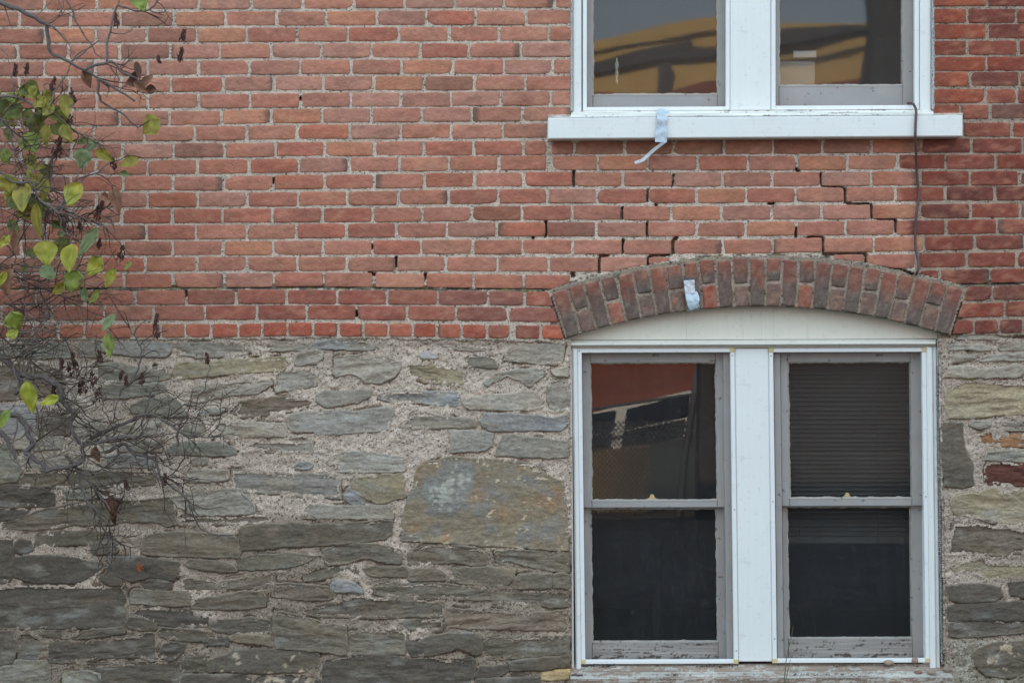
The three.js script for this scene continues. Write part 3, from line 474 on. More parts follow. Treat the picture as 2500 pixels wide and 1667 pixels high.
put(0, 1200, [
  ['d', -60, 125, 150, 135, 235, 155, 200, 190, 90, 225, -60, 235], ['l', 20, 240, 60, 230, 200, 200, 400, 150, 550, 120, 700, 90, 900, 65, 1050, 90, 1390, 60, 1400, 110, 1440, 260, 1350, 275, 1250, 240, 1000, 240, 800, 270, 600, 265, 480, 295, 300, 305, 30, 295],
  ['l', 1460, 250, 1500, 215, 1700, 205, 1850, 210, 2050, 190, 2240, 205, 2230, 240, 2100, 260, 1800, 265, 1600, 260, 1500, 270], ['l', 280, 440, 300, 370, 370, 340, 600, 335, 900, 345, 920, 400, 880, 420, 600, 430, 300, 455], ['d', 120, 430, 160, 400, 230, 420, 260, 470, 200, 500, 110, 490],
  ['d', 745, 490, 770, 435, 930, 428, 950, 480, 900, 510, 800, 510], ['l', 1160, 480, 1200, 380, 1300, 350, 1500, 340, 1700, 350, 1900, 370, 1930, 400, 1970, 480, 1950, 530, 1700, 535, 1500, 520, 1300, 520, 1180, 500], ['d', -60, 375, 95, 385, 100, 480, 90, 700, 60, 740, -60, 740],
  ['d', 110, 620, 100, 560, 200, 535, 400, 530, 600, 555, 700, 580, 840, 610, 770, 650, 720, 690, 600, 745, 300, 745, 200, 720, 120, 690], ['d', 870, 640, 900, 610, 860, 570, 900, 545, 1100, 545, 1300, 570, 1450, 590, 1450, 690, 1400, 715, 1200, 695, 1080, 730, 1000, 700, 880, 670],
  ['d', 820, 700, 870, 680, 990, 705, 980, 760, 900, 765, 830, 730], ['d', 1150, 735, 1200, 710, 1400, 725, 1400, 780, 1330, 810, 1200, 795], ['l', 1480, 720, 1560, 700, 1740, 725, 1800, 770, 1800, 810, 1650, 820, 1500, 810], ['l', 1530, 600, 1560, 570, 1700, 575, 1900, 600, 1930, 640, 1850, 655, 1700, 640, 1550, 620],
  ['l', 1820, 770, 1860, 720, 2050, 690, 2200, 670, 2250, 700, 2230, 740, 2150, 780, 1950, 795, 1830, 790], ['d', -60, 790, 200, 770, 500, 775, 1000, 785, 1030, 830, 1045, 900, 1040, 1050, 1000, 1110, 800, 1108, 400, 1120, -60, 1130], ['l', 1070, 850, 1100, 810, 1300, 825, 1520, 830, 1540, 880, 1540, 930, 1400, 930, 1200, 915, 1080, 905],
  ['l', 1570, 930, 1640, 880, 1800, 870, 1980, 825, 2160, 830, 2180, 850, 2160, 930, 2000, 955, 1700, 955, 1590, 945], ['d', 1080, 1010, 1130, 955, 1300, 960, 1500, 970, 1600, 1010, 1700, 1030, 1690, 1100, 1500, 1100, 1350, 1090, 1200, 1050, 1090, 1030], ['d', 1040, 1100, 1060, 1040, 1160, 1045, 1270, 1085, 1270, 1130, 1150, 1130],
  ['d', 1720, 1110, 1760, 1065, 1950, 1055, 2030, 1035, 2210, 1070, 2225, 1140, 2100, 1165, 1950, 1165, 1800, 1140], ['d', 1300, 1160, 1340, 1125, 1500, 1140, 1690, 1155, 1690, 1225, 1500, 1215, 1320, 1185], ['d', 1700, 1190, 1870, 1200, 1870, 1260, 1695, 1250], ['l', 1880, 1200, 1950, 1175, 2200, 1200, 2220, 1260, 2050, 1240, 1890, 1225],
  ['d', 1320, 1290, 1400, 1240, 1500, 1260, 1500, 1300, 1400, 1380, 1320, 1350], ['d', 400, 1340, 410, 1250, 450, 1210, 700, 1225, 900, 1210, 1130, 1180, 1160, 1140, 1280, 1150, 1290, 1330, 1250, 1390, 1100, 1350, 900, 1350, 700, 1390, 520, 1400, 400, 1395], ['d', 255, 1145, 490, 1140, 490, 1190, 280, 1190],
  ['d', 580, 1190, 700, 1150, 1000, 1120, 1000, 1170, 850, 1185, 650, 1200], ['d', -60, 1150, 120, 1150, 130, 1220, 100, 1400, -60, 1420], ['d', 140, 1230, 160, 1165, 240, 1160, 320, 1210, 330, 1370, 150, 1370], ['m', -60, 1430, 150, 1390, 360, 1395, 400, 1430, 395, 1640, -60, 1640],
  ['d', 420, 1470, 600, 1430, 1000, 1420, 1200, 1400, 1480, 1410, 1480, 1640, 860, 1640, 800, 1490, 600, 1465], ['d', 1490, 1310, 1680, 1340, 1685, 1470, 1500, 1470], ['m', 530, 1500, 700, 1480, 800, 1510, 840, 1640, 500, 1640]]);
put(1800, 800, [
  ['g', 1810, 95, 1850, 68, 2250, 62, 2240, 95, 2050, 100], ['g', 1740, 180, 1760, 145, 2000, 140, 2080, 160, 2070, 185], ['g', 1720, 280, 1740, 235, 1950, 225, 1940, 265, 1830, 280], ['g', 2000, 270, 2010, 235, 2420, 205, 2420, 262],
  ['g', 1715, 400, 1740, 330, 1900, 310, 2000, 340, 2200, 325, 2280, 295, 2330, 330, 2340, 380, 2280, 405, 1900, 405], ['o', 1720, 520, 1780, 470, 1900, 430, 2100, 440, 2200, 460, 2420, 440, 2420, 705, 2150, 715, 1950, 740, 1740, 740, 1710, 620], ['g', 1900, 800, 1950, 770, 2080, 775, 2080, 805, 2000, 825],
  ['d', 1690, 785, 1740, 780, 1850, 790, 1860, 900, 1870, 1020, 1930, 1080, 1935, 1290, 1850, 1310, 1710, 1300, 1690, 1100], ['n', 1975, 880, 2090, 845, 2120, 860, 2130, 900, 2200, 905, 2250, 880, 2420, 900, 2420, 975, 2150, 965, 2010, 965],
  ['m', 2030, 1060, 2080, 1020, 2200, 1010, 2420, 1010, 2420, 1095, 2150, 1085, 2030, 1080], ['r', 2030, 1140, 2060, 1105, 2150, 1095, 2420, 1115, 2420, 1290, 2200, 1295, 2080, 1270, 2020, 1230], ['o', 1770, 1400, 1850, 1370, 2000, 1360, 2100, 1315, 2180, 1355, 2420, 1330, 2420, 1600, 2080, 1598, 1950, 1553, 1790, 1523, 1760, 1450],
  ['g', 2140, 150, 2420, 130, 2420, 180, 2160, 185], ['g', 2130, 785, 2420, 770, 2420, 830, 2250, 840, 2140, 820]]);
put(1800, 1200, [
  ['k', 1730, 500, 1780, 270, 2000, 265, 2350, 320, 2420, 325, 2420, 480, 2250, 500, 2190, 525, 1950, 510], ['o', 1720, 650, 1840, 590, 1950, 555, 2100, 590, 2420, 600, 2420, 700, 2200, 720, 2050, 710, 1980, 660, 1850, 660, 1730, 680], ['d', 1740, 790, 1850, 765, 2000, 765, 2150, 800, 2170, 840, 2100, 890, 1850, 905, 1750, 870],
  ['d', 2230, 760, 2420, 730, 2420, 870, 2250, 840], ['d', 1740, 950, 1900, 930, 2080, 920, 2420, 900, 2420, 1040, 2200, 1050, 1900, 1045, 1750, 1050], ['d', 1740, 1095, 1850, 1062, 2200, 1062, 2420, 1062, 2420, 1140, 2200, 1160, 1900, 1190, 1760, 1180], ['D', 1940, 1330, 2100, 1250, 2420, 1225, 2420, 1500, 2200, 1520, 2050, 1500, 1960, 1400]]);
const nSeen = stones.length;
// the wall goes on beyond the measured stretch
for (const [ax, bx2] of [[-260, -25], [2530, 2760]]) for (let y = 850; y < 1720; y += 34) { let x = ax; while (x < bx2 - 30) { const w = Math.min(rr(60, 150), bx2 - x - 4), h = rr(24, 31); if (w > 24) stones.push([pick(['g', 'l', 'd', 'm']), [[x, y + rr(0, 5)], [x + w * 0.5, y + rr(-3, 3)], [x + w, y + rr(0, 6)], [x + w + rr(-6, 2), y + h], [x + w * 0.5, y + h + rr(-3, 3)], [x + rr(0, 6), y + h]]]); x += w + rr(8, 16); } }
for (let x = 0; x < 2500;) { const w = rr(80, 190); if (x > 1370 && x < 2330 || x + w > 1370 && x < 2330) { stones.push(['d', [[x, 1715], [x + w, 1713], [x + w - 8, 1745], [x + 6, 1746]]]); } else stones.push(['d', [[x, 1696], [x + w * 0.5, 1693], [x + w, 1697], [x + w - 8, 1740], [x + 6, 1742]]]); x += w + 14; }

function inPoly(x, y, o) { let c = false; for (let i = 0, j = o.length - 1; i < o.length; j = i++) { const [xi, yi] = o[i], [xj, yj] = o[j]; if ((yi > y) !== (yj > y) && x < (xj - xi) * (y - yi) / (yj - yi) + xi) c = !c; } return c; }
function outline(o, sd) { // measured outline resampled with a broken, uneven edge
  const pts = []; const step = 2.9;
  for (let i = 0; i < o.length; i++) { const a = o[i], b = o[(i + 1) % o.length], L = Math.hypot(b[0] - a[0], b[1] - a[1]), n = Math.max(1, Math.round(L / step)); for (let k = 0; k < n; k++) pts.push([mix(a[0], b[0], k / n), mix(a[1], b[1], k / n)]); }
  for (let it = 0; it < 1; it++) { const q = pts.map(p => [...p]); for (let i = 0; i < pts.length; i++) { const a = q[(i + pts.length - 1) % pts.length], b = q[(i + 1) % pts.length]; pts[i] = [mix(q[i][0], (a[0] + b[0]) / 2, 0.5), mix(q[i][1], (a[1] + b[1]) / 2, 0.5)]; } }
  let mx = 0, my = 0; for (const p of o) { mx += p[0] / o.length; my += p[1] / o.length; }
  return pts.map(([x0, y0]) => { const L = Math.hypot(x0 - mx, y0 - my) + 1e-3; return [x0 + (my > 1250 ? 4.6 : 3.6) * (x0 - mx) / L, y0 + (my > 1250 ? 5.4 : 4) * Math.sign(y0 - my) * clamp(Math.abs(y0 - my) / 8)]; }).map(([x, y]) => [x + 3.0 * N3(x * 0.06, y * 0.06, sd) + 1.5 * N3(x * 0.22, y * 0.22, sd + 4), y + 2.6 * N3(x * 0.05, y * 0.09, sd + 8) + 1.6 * N3(x * 0.2, y * 0.25, sd + 12)]);
}
const outlines = [];
function stoneGeo(k, o, sd) {
  const B = outline(o, sd), n = B.length; outlines.push(B);
  let cx = 0, cy = 0; for (const p of B) { cx += p[0]; cy += p[1]; } cx /= n; cy /= n;
  let sxx = 0, sxy = 0, syy = 0; for (const [x, y] of B) { sxx += (x - cx) ** 2; sxy += (x - cx) * (y - cy); syy += (y - cy) ** 2; }
  const th = 0.5 * Math.atan2(2 * sxy, sxx - syy), ux = Math.cos(th), uy = Math.sin(th);
  let a0 = 1e9, a1 = -1e9, b0 = 1e9, b1 = -1e9; for (const [x, y] of B) { const a = (x - cx) * ux + (y - cy) * uy, b = -(x - cx) * uy + (y - cy) * ux; a0 = Math.min(a0, a); a1 = Math.max(a1, a); b0 = Math.min(b0, b); b1 = Math.max(b1, b); }
  const hw = (b1 - b0) / 2, bm = (b0 + b1) / 2, e0 = Math.min(a0 + hw, (a0 + a1) / 2 - 1), e1 = Math.max(a1 - hw, (a0 + a1) / 2 + 1);
  const axisAt = a => { // middle of the stone at this station along its length
    let lo = 1e9, hi = -1e9; for (let i = 0; i < n; i++) { const [x, y] = B[i], aa = (x - cx) * ux + (y - cy) * uy; if (Math.abs(aa - a) < 7) { const b = -(x - cx) * uy + (y - cy) * ux; lo = Math.min(lo, b); hi = Math.max(hi, b); } }
    const b = hi > lo ? (lo + hi) / 2 : bm; return [cx + a * ux - b * uy, cy + a * uy + b * ux];
  };
  const rings = Math.max(5, Math.min(40, Math.round(hw / 2.6)));
  const core = B.map(([x, y]) => axisAt(clamp((x - cx) * ux + (y - cy) * uy, e0, e1)));
  const kk = { B: 'g', O: 'l', P: 'd', D: 'd' }[k] || k, c0 = A(...pick(ST[kk])), tint = rr(0.9, 1.1), flat = k === 'B' || rnd() < 0.25;
  const proud = k === 'B' ? 0.012 : rr(0.006, 0.014), rough = flat ? 0.3 : rr(0.6, 1.15), bedTilt = rr(-0.12, 0.12) + (Math.abs(th) < 0.6 ? Math.tan(th) * 0.5 : 0);
  const pos = [], uv = [], col = [], idx = [], uo = rnd() * 5, vo = rnd() * 5;
  const fac = []; for (let i = 0; i < 9; i++) { const a = rnd() * 6.28, sl = rr(0.05, 0.26) * rough * S, ox = cx + rr(-0.9, 0.9) * (a1 - a0) * 0.5 * ux, oy = cy + rr(-0.8, 0.8) * hw; fac.push([Math.cos(a) * sl * 0.6, Math.sin(a) * sl, ox, oy, rr(0, 0.004)]); }
  const hgt = (x, y) => {
    let fh = 0.006; const wx = x + 7 * N3(x * 0.03, y * 0.05, sd + 200), wy = y + 5 * N3(x * 0.03, y * 0.05, sd + 210); for (const [gx, gy2, ox, oy, o2] of fac) fh = Math.min(fh, gx * (wx - ox) + gy2 * (wy - oy) + o2); fh = Math.max(fh, -0.009);
    const yb = y - bedTilt * x, a = fbm(x * 0.012, yb * 0.02, sd, 3), l = 5 * (fbm(x * 0.008, yb * 0.045, sd + 30, 3) + 0.5 * a) + 0.03 * (y - cy) * (rough), f = Math.floor(l), t = l - f;
    const ter = f + sst(0.8, 1, t);          // bedding ledges
    const cl = Math.abs(N3(x * 0.022 + 0.4 * a, yb * 0.05, sd + 60)); // conchoidal scallops
    return fh + 0.004 * a * rough + 0.0036 * ter * rough * 0.8 + 0.003 * (cl - 0.2) * rough + 0.0025 * fbm(x * 0.06, yb * 0.12, sd + 90, 3);
  };
  for (let r = 0; r <= rings; r++) for (let i = 0; i < n; i++) {
    const t = r / rings, s = r === 0 ? 0 : Math.pow(t, 0.9), x = mix(B[i][0], core[i][0], s), y = mix(B[i][1], core[i][1], s);
    const d = s * Math.hypot(core[i][0] - B[i][0], core[i][1] - B[i][1]);
    let z = proud + hgt(x, y) * sst(-4, 8, d) - 0.0018 * (1 - sst(0, 4, d)) - (r === 0 ? 0.004 : 0); z = Math.max(z, -0.02);
    const p = P(x, y, z); pos.push(...p); uv.push(p[0] + uo, p[1] - bedTilt * p[0] + vo);
    let c = scl(c0, tint * (1 + 0.22 * fbm(x * 0.014, y * 0.05, sd + 110, 3) + 0.20 * N3(x * 0.16, y * 0.3, sd + 5)));
    const bl = fbm(x * 0.012, y * 0.03, sd + 140, 2);
    if (kk !== 'r' && kk !== 'n') { c = mix3(c, A(122, 125, 123), 0.45 * sst(0.12, 0.34, bl)); c = mix3(c, kk === 'd' ? A(92, 86, 76) : A(124, 118, 101), 0.4 * sst(0.10, 0.36, -bl)); }
    if (k === 'b') c = mix3(c, A(146, 158, 168), 0.45 * sst(0.2, 0.42, fbm(x * 0.01, y * 0.03, sd + 170, 2)));
    if (k === 'B') { // the big squared stone: rust mottle, a pale blue scaled patch, scraps of old cream paint
      c = mix3(A(112, 107, 94), A(124, 106, 84), sst(-0.02, 0.4, fbm(x * 0.016, y * 0.016, 9, 4))); c = mix3(c, A(106, 108, 108), 0.8 * sst(0.05, 0.3, fbm(x * 0.012, y * 0.014, 29, 4))); c = scl(c, 1 + 0.25 * fbm(x * 0.07, y * 0.07, 39, 3));
      const e = Math.hypot((x - 1092 - (y - 1190) * -0.35) / 62, (y - 1190) / 76) + 0.5 * fbm(x * 0.03, y * 0.03, 49, 3); c = mix3(c, A(108, 113, 115), 0.8 * sst(1.1, 0.75, e)); c = mix3(c, A(142, 150, 147), 0.8 * sst(0.6, 0.2, e + 0.8 * N3(x * 0.09, y * 0.09, 59)));
      const dd = Math.abs((y - 1325) + 0.85 * (x - 1120)) / 260, pc = fbm(x * 0.05, y * 0.06, 69, 4) - 0.10 * dd; if (e > 1.1) c = mix3(c, A(166, 158, 140), sst(0.25, 0.29, pc) * 0.9);
    }
    if (k === 'O') c = mix3(c, A(58, 58, 60), 0.7 * sst(0.22, 0.42, fbm(x * 0.035, y * 0.04, 75, 4)));
    if (k === 'P' || k === 'D') { const q = k === 'D' ? fbm(x * 0.03, y * 0.03, 85, 4) + (2480 - x > 110 ? 0.35 : 0) : fbm(x * 0.035 + y * 0.02, y * 0.03 - x * 0.012, 95, 4) + (y - 1610) * 0.003; c = mix3(c, A(150, 142, 128), sst(0.24, 0.3, q) * 0.85); if (k === 'D') c = scl(c, 1); }
    if (r === 0) c = mix3(c, A(150, 144, 134), 0.35);
    col.push(...c);
  }
  for (let r = 0; r < rings; r++) for (let i = 0; i < n; i++) { const j = (i + 1) % n, a = r * n + i, b = r * n + j; idx.push(a, b, a + n, b, b + n, a + n); }
  const m = pos.length / 3; for (let i = 0; i < n; i++) { pos.push(pos[i * 3], pos[i * 3 + 1], -0.05); uv.push(uv[i * 2], uv[i * 2 + 1]); col.push(col[i * 3], col[i * 3 + 1], col[i * 3 + 2]); }
  for (let i = 0; i < n; i++) { const j = (i + 1) % n; idx.push(m + i, m + j, i, m + j, j, i); }
  return geoFrom(pos, idx, uv, col);
}
const rim = [];
stones.forEach(([k, o], i) => { const g = stoneGeo(k, o, i * 3.7 + 1); if (i < nSeen) { const s = mesh(k === 'y' ? 'yellow_brick' : 'stone', g, M.stone, base); if (k === 'B') s.userData.label = 'large squared stone with pale blue scaled patch and paint scraps'; } else rim.push(g); });
kind(mesh('stones_at_the_rim', mergeGeometries(rim), M.stone, base), 'stuff');
{ // gritty pointing between the stones, slumped and open in places beside them
  const step = 3.3, X0 = -260, X1 = 2760, Y0 = 826, Y1 = 1755, nx = Math.round((X1 - X0) / step), ny = Math.round((Y1 - Y0) / step);
  const near = new Float32Array((nx + 1) * (ny + 1)).fill(99), cover = new Uint8Array((nx + 1) * (ny + 1));
  for (const B of outlines) {
    let x0 = 1e9, x1 = -1e9, y0 = 1e9, y1 = -1e9; for (const [x, y] of B) { x0 = Math.min(x0, x); x1 = Math.max(x1, x); y0 = Math.min(y0, y); y1 = Math.max(y1, y); }
    for (let j = Math.max(0, Math.floor((y0 - 9 - Y0) / step)); j <= Math.min(ny, (y1 + 9 - Y0) / step); j++) for (let i = Math.max(0, Math.floor((x0 - 9 - X0) / step)); i <= Math.min(nx, (x1 + 9 - X0) / step); i++) {
      const x = X0 + i * step, y = Y0 + j * step, k = j * (nx + 1) + i; let d = 99;
      for (let m = 0; m < B.length; m += 2) { const q = Math.abs(B[m][0] - x) + Math.abs(B[m][1] - y); if (q < d) d = q; }
      if (inPoly(x, y, B)) { if (d > 9) cover[k] = 1; d = -d; }
      if (d < near[k]) near[k] = d;
    }
  }
  const pos = [], uv = [], col = [], idx = [], id = new Int32Array((nx + 1) * (ny + 1)).fill(-1);
  const opening = (x, y) => x > 1394 + (y - 830) * 0.004 && x < 2292 + (y - 830) * 0.018 && y < 1662 && y > 800;
  const vert = (i, j) => {
    const k = j * (nx + 1) + i; if (id[k] >= 0) return id[k];
    const x = X0 + i * step, y = Y0 + j * step, d = near[k];
    let z = 0.0005 + 0.010 * fbm(x * 0.02, y * 0.03, 7, 3) + 0.0055 * N3(x * 0.12, y * 0.12, 17) + 0.003 * N3(x * 0.33, y * 0.33, 27);
    const gap = N3(x * 0.022, y * 0.03, 37); if (d > -6 && d < 4.5 && gap > 0.2) z -= 0.02 * sst(0.2, 0.4, gap) * (1 - Math.abs(d) / 7);
    else if (d > -9 && d < 4) z += 0.002 * (1 - Math.abs(d + 2) / 8);
    const hole = N3(x * 0.035, y * 0.06, 47); if (hole > 0.6) z -= 0.03 * sst(0.6, 0.75, hole);
    if (y < 846) z += 0.006 * sst(846, 834, y);
    let c = scl(A(178, 172, 163), 1 + 0.18 * fbm(x * 0.01, y * 0.014, 57, 3)); const wt = fbm(x * 0.018, y * 0.024, 67, 3); c = mix3(c, A(190, 186, 182), 0.7 * sst(0.14, 0.34, wt));
    if (y > 1250) c = mix3(c, A(130, 123, 112), 0.86 * sst(-0.25, 0.08, fbm(x * 0.008, y * 0.012, 87, 3) + (y - 1400) * 0.0012));
    if (x > 2300) c = mix3(c, A(158, 152, 144), 0.6);
    if (x > 2330 && y > 1565) { const q = fbm(x * 0.03, y * 0.03, 85, 4); c = mix3(c, q > 0 ? A(158, 162, 154) : A(128, 128, 118), 0.8); }
    const p = P(x, y, z); pos.push(...p); uv.push(p[0] + 0.31, p[1] + 0.17); col.push(...c); return id[k] = pos.length / 3 - 1;
  };
  for (let j = 0; j < ny; j++) for (let i = 0; i < nx; i++) {
    if (opening(X0 + (i + 0.5) * step, Y0 + (j + 0.5) * step)) continue;
    const k = j * (nx + 1) + i; if (cover[k] && cover[k + 1] && cover[k + nx + 1] && cover[k + nx + 2]) continue;
    const a = vert(i, j), b = vert(i + 1, j), c = vert(i, j + 1), d = vert(i + 1, j + 1); idx.push(a, c, b, b, c, d);
  }
  mesh('pointing', geoFrom(pos, idx, uv, col), M.mortar, base);
  // the window jambs: mortar returned into the opening
  const jamb = (xa, ya, xb, yb, side) => { const P0 = [], U = [], K = [], I = [], ns = 120; for (let j = 0; j <= ns; j++) for (let m = 0; m < 8; m++) { const t = j / ns, x = mix(xa, xb, t), y = mix(ya, yb, t), z = mix(0.004, -0.13, m / 7); const w = P(x + side * (2.5 * N3(y * 0.05, m * 0.8, side) + 1.6 * N3(y * 0.2, m, 3)), y, 0); P0.push(w[0], w[1], z); U.push(z, w[1]); K.push(...scl(A(150, 146, 138), 1 + 0.3 * fbm(y * 0.03, m * 0.4, side, 3))); } for (let j = 0; j < ns; j++) for (let m = 0; m < 7; m++) { const a = j * 8 + m; I.push(a, a + 1, a + 8, a + 1, a + 9, a + 8); } mesh('jamb_mortar', geoFrom(P0, I, U, K), M.mortar, base); };
  jamb(1390, 822, 1394, 1672, 1); jamb(2297, 818, 2312, 1672, -1);
}

// ------------------------------------------------------------ windows
const PR = (g, f) => g;
// strip of old paint over wood: grid in measured units, colour from flaking noise
function peelSheet(pts, nu, nv, thr, sd, wood, paint, f = (x, y) => [x, y], bias = () => 0) { // pts: 4 corners [x,y,z] TL TR BR BL
  const pos = [], uv = [], col = [], idx = [];
  for (let j = 0; j <= nv; j++) for (let i = 0; i <= nu; i++) {
    const u = i / nu, v = j / nv, m = k => mix(mix(pts[0][k], pts[1][k], u), mix(pts[3][k], pts[2][k], u), v), [x, y] = f(m(0), m(1)), p = P(x, y, m(2));
    const n = fbm(x * 0.03, y * 0.14 + v * 2, sd, 4) + 0.35 * N3(x * 0.2, v * 7, sd + 9) + bias(u, v);
    const bare = sst(thr - 0.03, thr + 0.03, n); p[2] -= bare * 0.0012; pos.push(...p); uv.push(p[0], p[1] + p[2]);
    col.push(...scl(mix3(paint, wood, bare), 1 + 0.08 * fbm(x * 0.05, y * 0.2, sd + 20, 3)));
  }
  for (let j = 0; j < nv; j++) for (let i = 0; i < nu; i++) { const a = j * (nu + 1) + i; idx.push(a, a + nu + 1, a + 1, a + 1, a + nu + 1, a + nu + 2); }
  return geoFrom(pos, idx, uv, col);
}
function puttyBead(x0, x1, y0, y1, z, f, sd) { // ragged putty line round a pane
  const pos = [], uv = [], idx = []; const B = [];
  const side = (ax, ay, bx2, by2, nx2, ny2) => { const L = Math.hypot(bx2 - ax, by2 - ay), n = Math.round(L / 5); for (let i = 0; i < n; i++) { const t = i / n; B.push([mix(ax, bx2, t), mix(ay, by2, t), nx2, ny2]); } };
  side(x0, y0, x1, y0, 0, 1); side(x1, y0, x1, y1, -1, 0); side(x1, y1, x0, y1, 0, -1); side(x0, y1, x0, y0, 1, 0);
  B.forEach(([x, y, nx2, ny2], i) => { const w = Math.max(1.2, 3.0 + 2.2 * N3(x * 0.08, y * 0.08, sd) + 1.2 * N3(x * 0.3, y * 0.3, sd + 3)); for (const [o, h] of [[-2.2, 0.006], [0.4, 0.0055 + 0.002 * N3(x * 0.2, y * 0.2, sd)], [w, -0.004]]) { const [a, b] = f(x + nx2 * o, y + ny2 * o), p = P(a, b, z + h); pos.push(...p); uv.push(p[0], p[1]); } });
  const n = B.length; for (let i = 0; i < n; i++) { const j = (i + 1) % n; for (let k = 0; k < 2; k++) { const a = i * 3 + k, b = j * 3 + k; idx.push(a, a + 1, b, b, a + 1, b + 1); } }
  return geoFrom(pos, idx, uv);
}
// a sash: outer edges, glass edges, depth; its own stiles, rails, pane and putty
function sash(win, X0, X1, Y0, Y1, g, z, f, sd, o = {}) {
  const s = group('sash', win), [gx0, gx1, gy0, gy1] = g, zb = z - 0.035;
  mesh('stile', box(X0, gx0, Y0, Y1, zb, z, 0.003, f), M.sash, s); mesh('stile', box(gx1, X1, Y0, Y1, zb, z, 0.003, f), M.sash, s);
  if (gy0 > Y0) mesh('rail', box(gx0 + 0.4, gx1 - 0.4, Y0, gy0, zb, z - 0.0012, 0.003, f), M.sash, s);
  if (gy1 < Y1) mesh('rail', box(gx0 + 0.4, gx1 - 0.4, gy1, Y1, zb, z - 0.0012, 0.003, f), M.sash, s);
  const zg = z - 0.012, pos = [], uv = [], idx = [], n = 10, tx = 0, ty = 0;
  for (let j = 0; j <= n; j++) for (let i = 0; i <= n; i++) { const [a, b] = f(mix(gx0 - 2, gx1 + 2, i / n), mix(gy0 - 2, gy1 + 2, j / n)), p = P(a, b, zg); p[2] += tx * (i / n - 0.5) + ty * (j / n - 0.5); pos.push(...p); uv.push(p[0] + sd * 0.37, p[1] + sd * 0.21); }
  for (let j = 0; j < n; j++) for (let i = 0; i < n; i++) { const a = j * (n + 1) + i; idx.push(a, a + n + 1, a + 1, a + 1, a + n + 1, a + n + 2); }
  mesh('pane', geoFrom(pos, idx, uv), o.glass || M.glass, s);
  mesh('dust_film', geoFrom(pos.map((v, i) => i % 3 === 2 ? v + 0.0015 : v), idx, uv), o.dust || M.dust, s);
  if (o.screen) mesh('insect_screen', geoFrom(pos.map((v, i) => i % 3 === 2 ? v - 0.02 : v), idx, uv), o.screen === 1 ? M.screenThin : M.screen, s);
  mesh('putty', puttyBead(gx0, gx1, gy0, gy1, zg + 0.006, f, sd), M.putty, s);
  if (o.peel) mesh('flaking_paint', peelSheet([[gx0 + 1, gy1 + 4, z + 0.0012], [gx1 - 1, gy1 + 4, z + 0.0012], [gx1 - 1, Y1 - 1, z + 0.0012], [gx0 + 1, Y1 - 1, z + 0.0012]], 110, 16, 0.2, sd * 9, A(84, 76, 72), A(148, 152, 153), f, (u, v) => (v > 0.7 ? 0.10 : -0.06)), M.peel, s);
  return s;
}
// storm window track: four white aluminium bars with screws and plastic corners
function storm(win, x0, x1, y0, y1, w, z, f, o = {}) {
  const s = group('storm_frame', win), z0 = z - 0.02, cw = w + 0.6;
  mesh('bar', box(x0, x0 + w, y0, y1, z0, z, 0.002, f), M.alu, s); mesh('bar', box(x1 - w, x1, y0, y1, z0, z, 0.002, f), M.alu, s);
  if (!o.openTop) mesh('bar', box(x0 + w, x1 - w, y0, y0 + w, z0, z - 0.001, 0.002, f), M.alu, s);
  mesh('bar', box(x0 + w, x1 - w, y1 - w * 0.95, y1, z0, z - 0.001, 0.002, f), M.alu, s);
  for (const [cx, cy] of o.clips || []) mesh('corner_clip', box(cx ? x1 - cw : x0 - 0.6, cx ? x1 + 0.6 : x0 + cw, cy ? y1 - cw : y0 - 0.6, cy ? y1 + 0.6 : y0 + cw, z0 - 0.001, z + 0.0018, 0.002, f), M.clip, s);
  for (const [sx, sy] of o.screws || []) { const g = new THREE.SphereGeometry(0.0034, 8, 6, 0, Math.PI * 2, 0, Math.PI / 2); g.rotateX(Math.PI / 2); g.scale(1, 1, 0.6); const p = P(...f(sx, sy), z); g.translate(p[0], p[1], z - 0.0005); mesh('screw', g, M.screw, s); }
  return s;
}
const fU = (x, y) => [x, y - (x - 1400) * 0.0052], zU = -0.028;
const upper = group('sash_window', null, 'white framed double window with a deep sill, set in the brickwork', 'window');
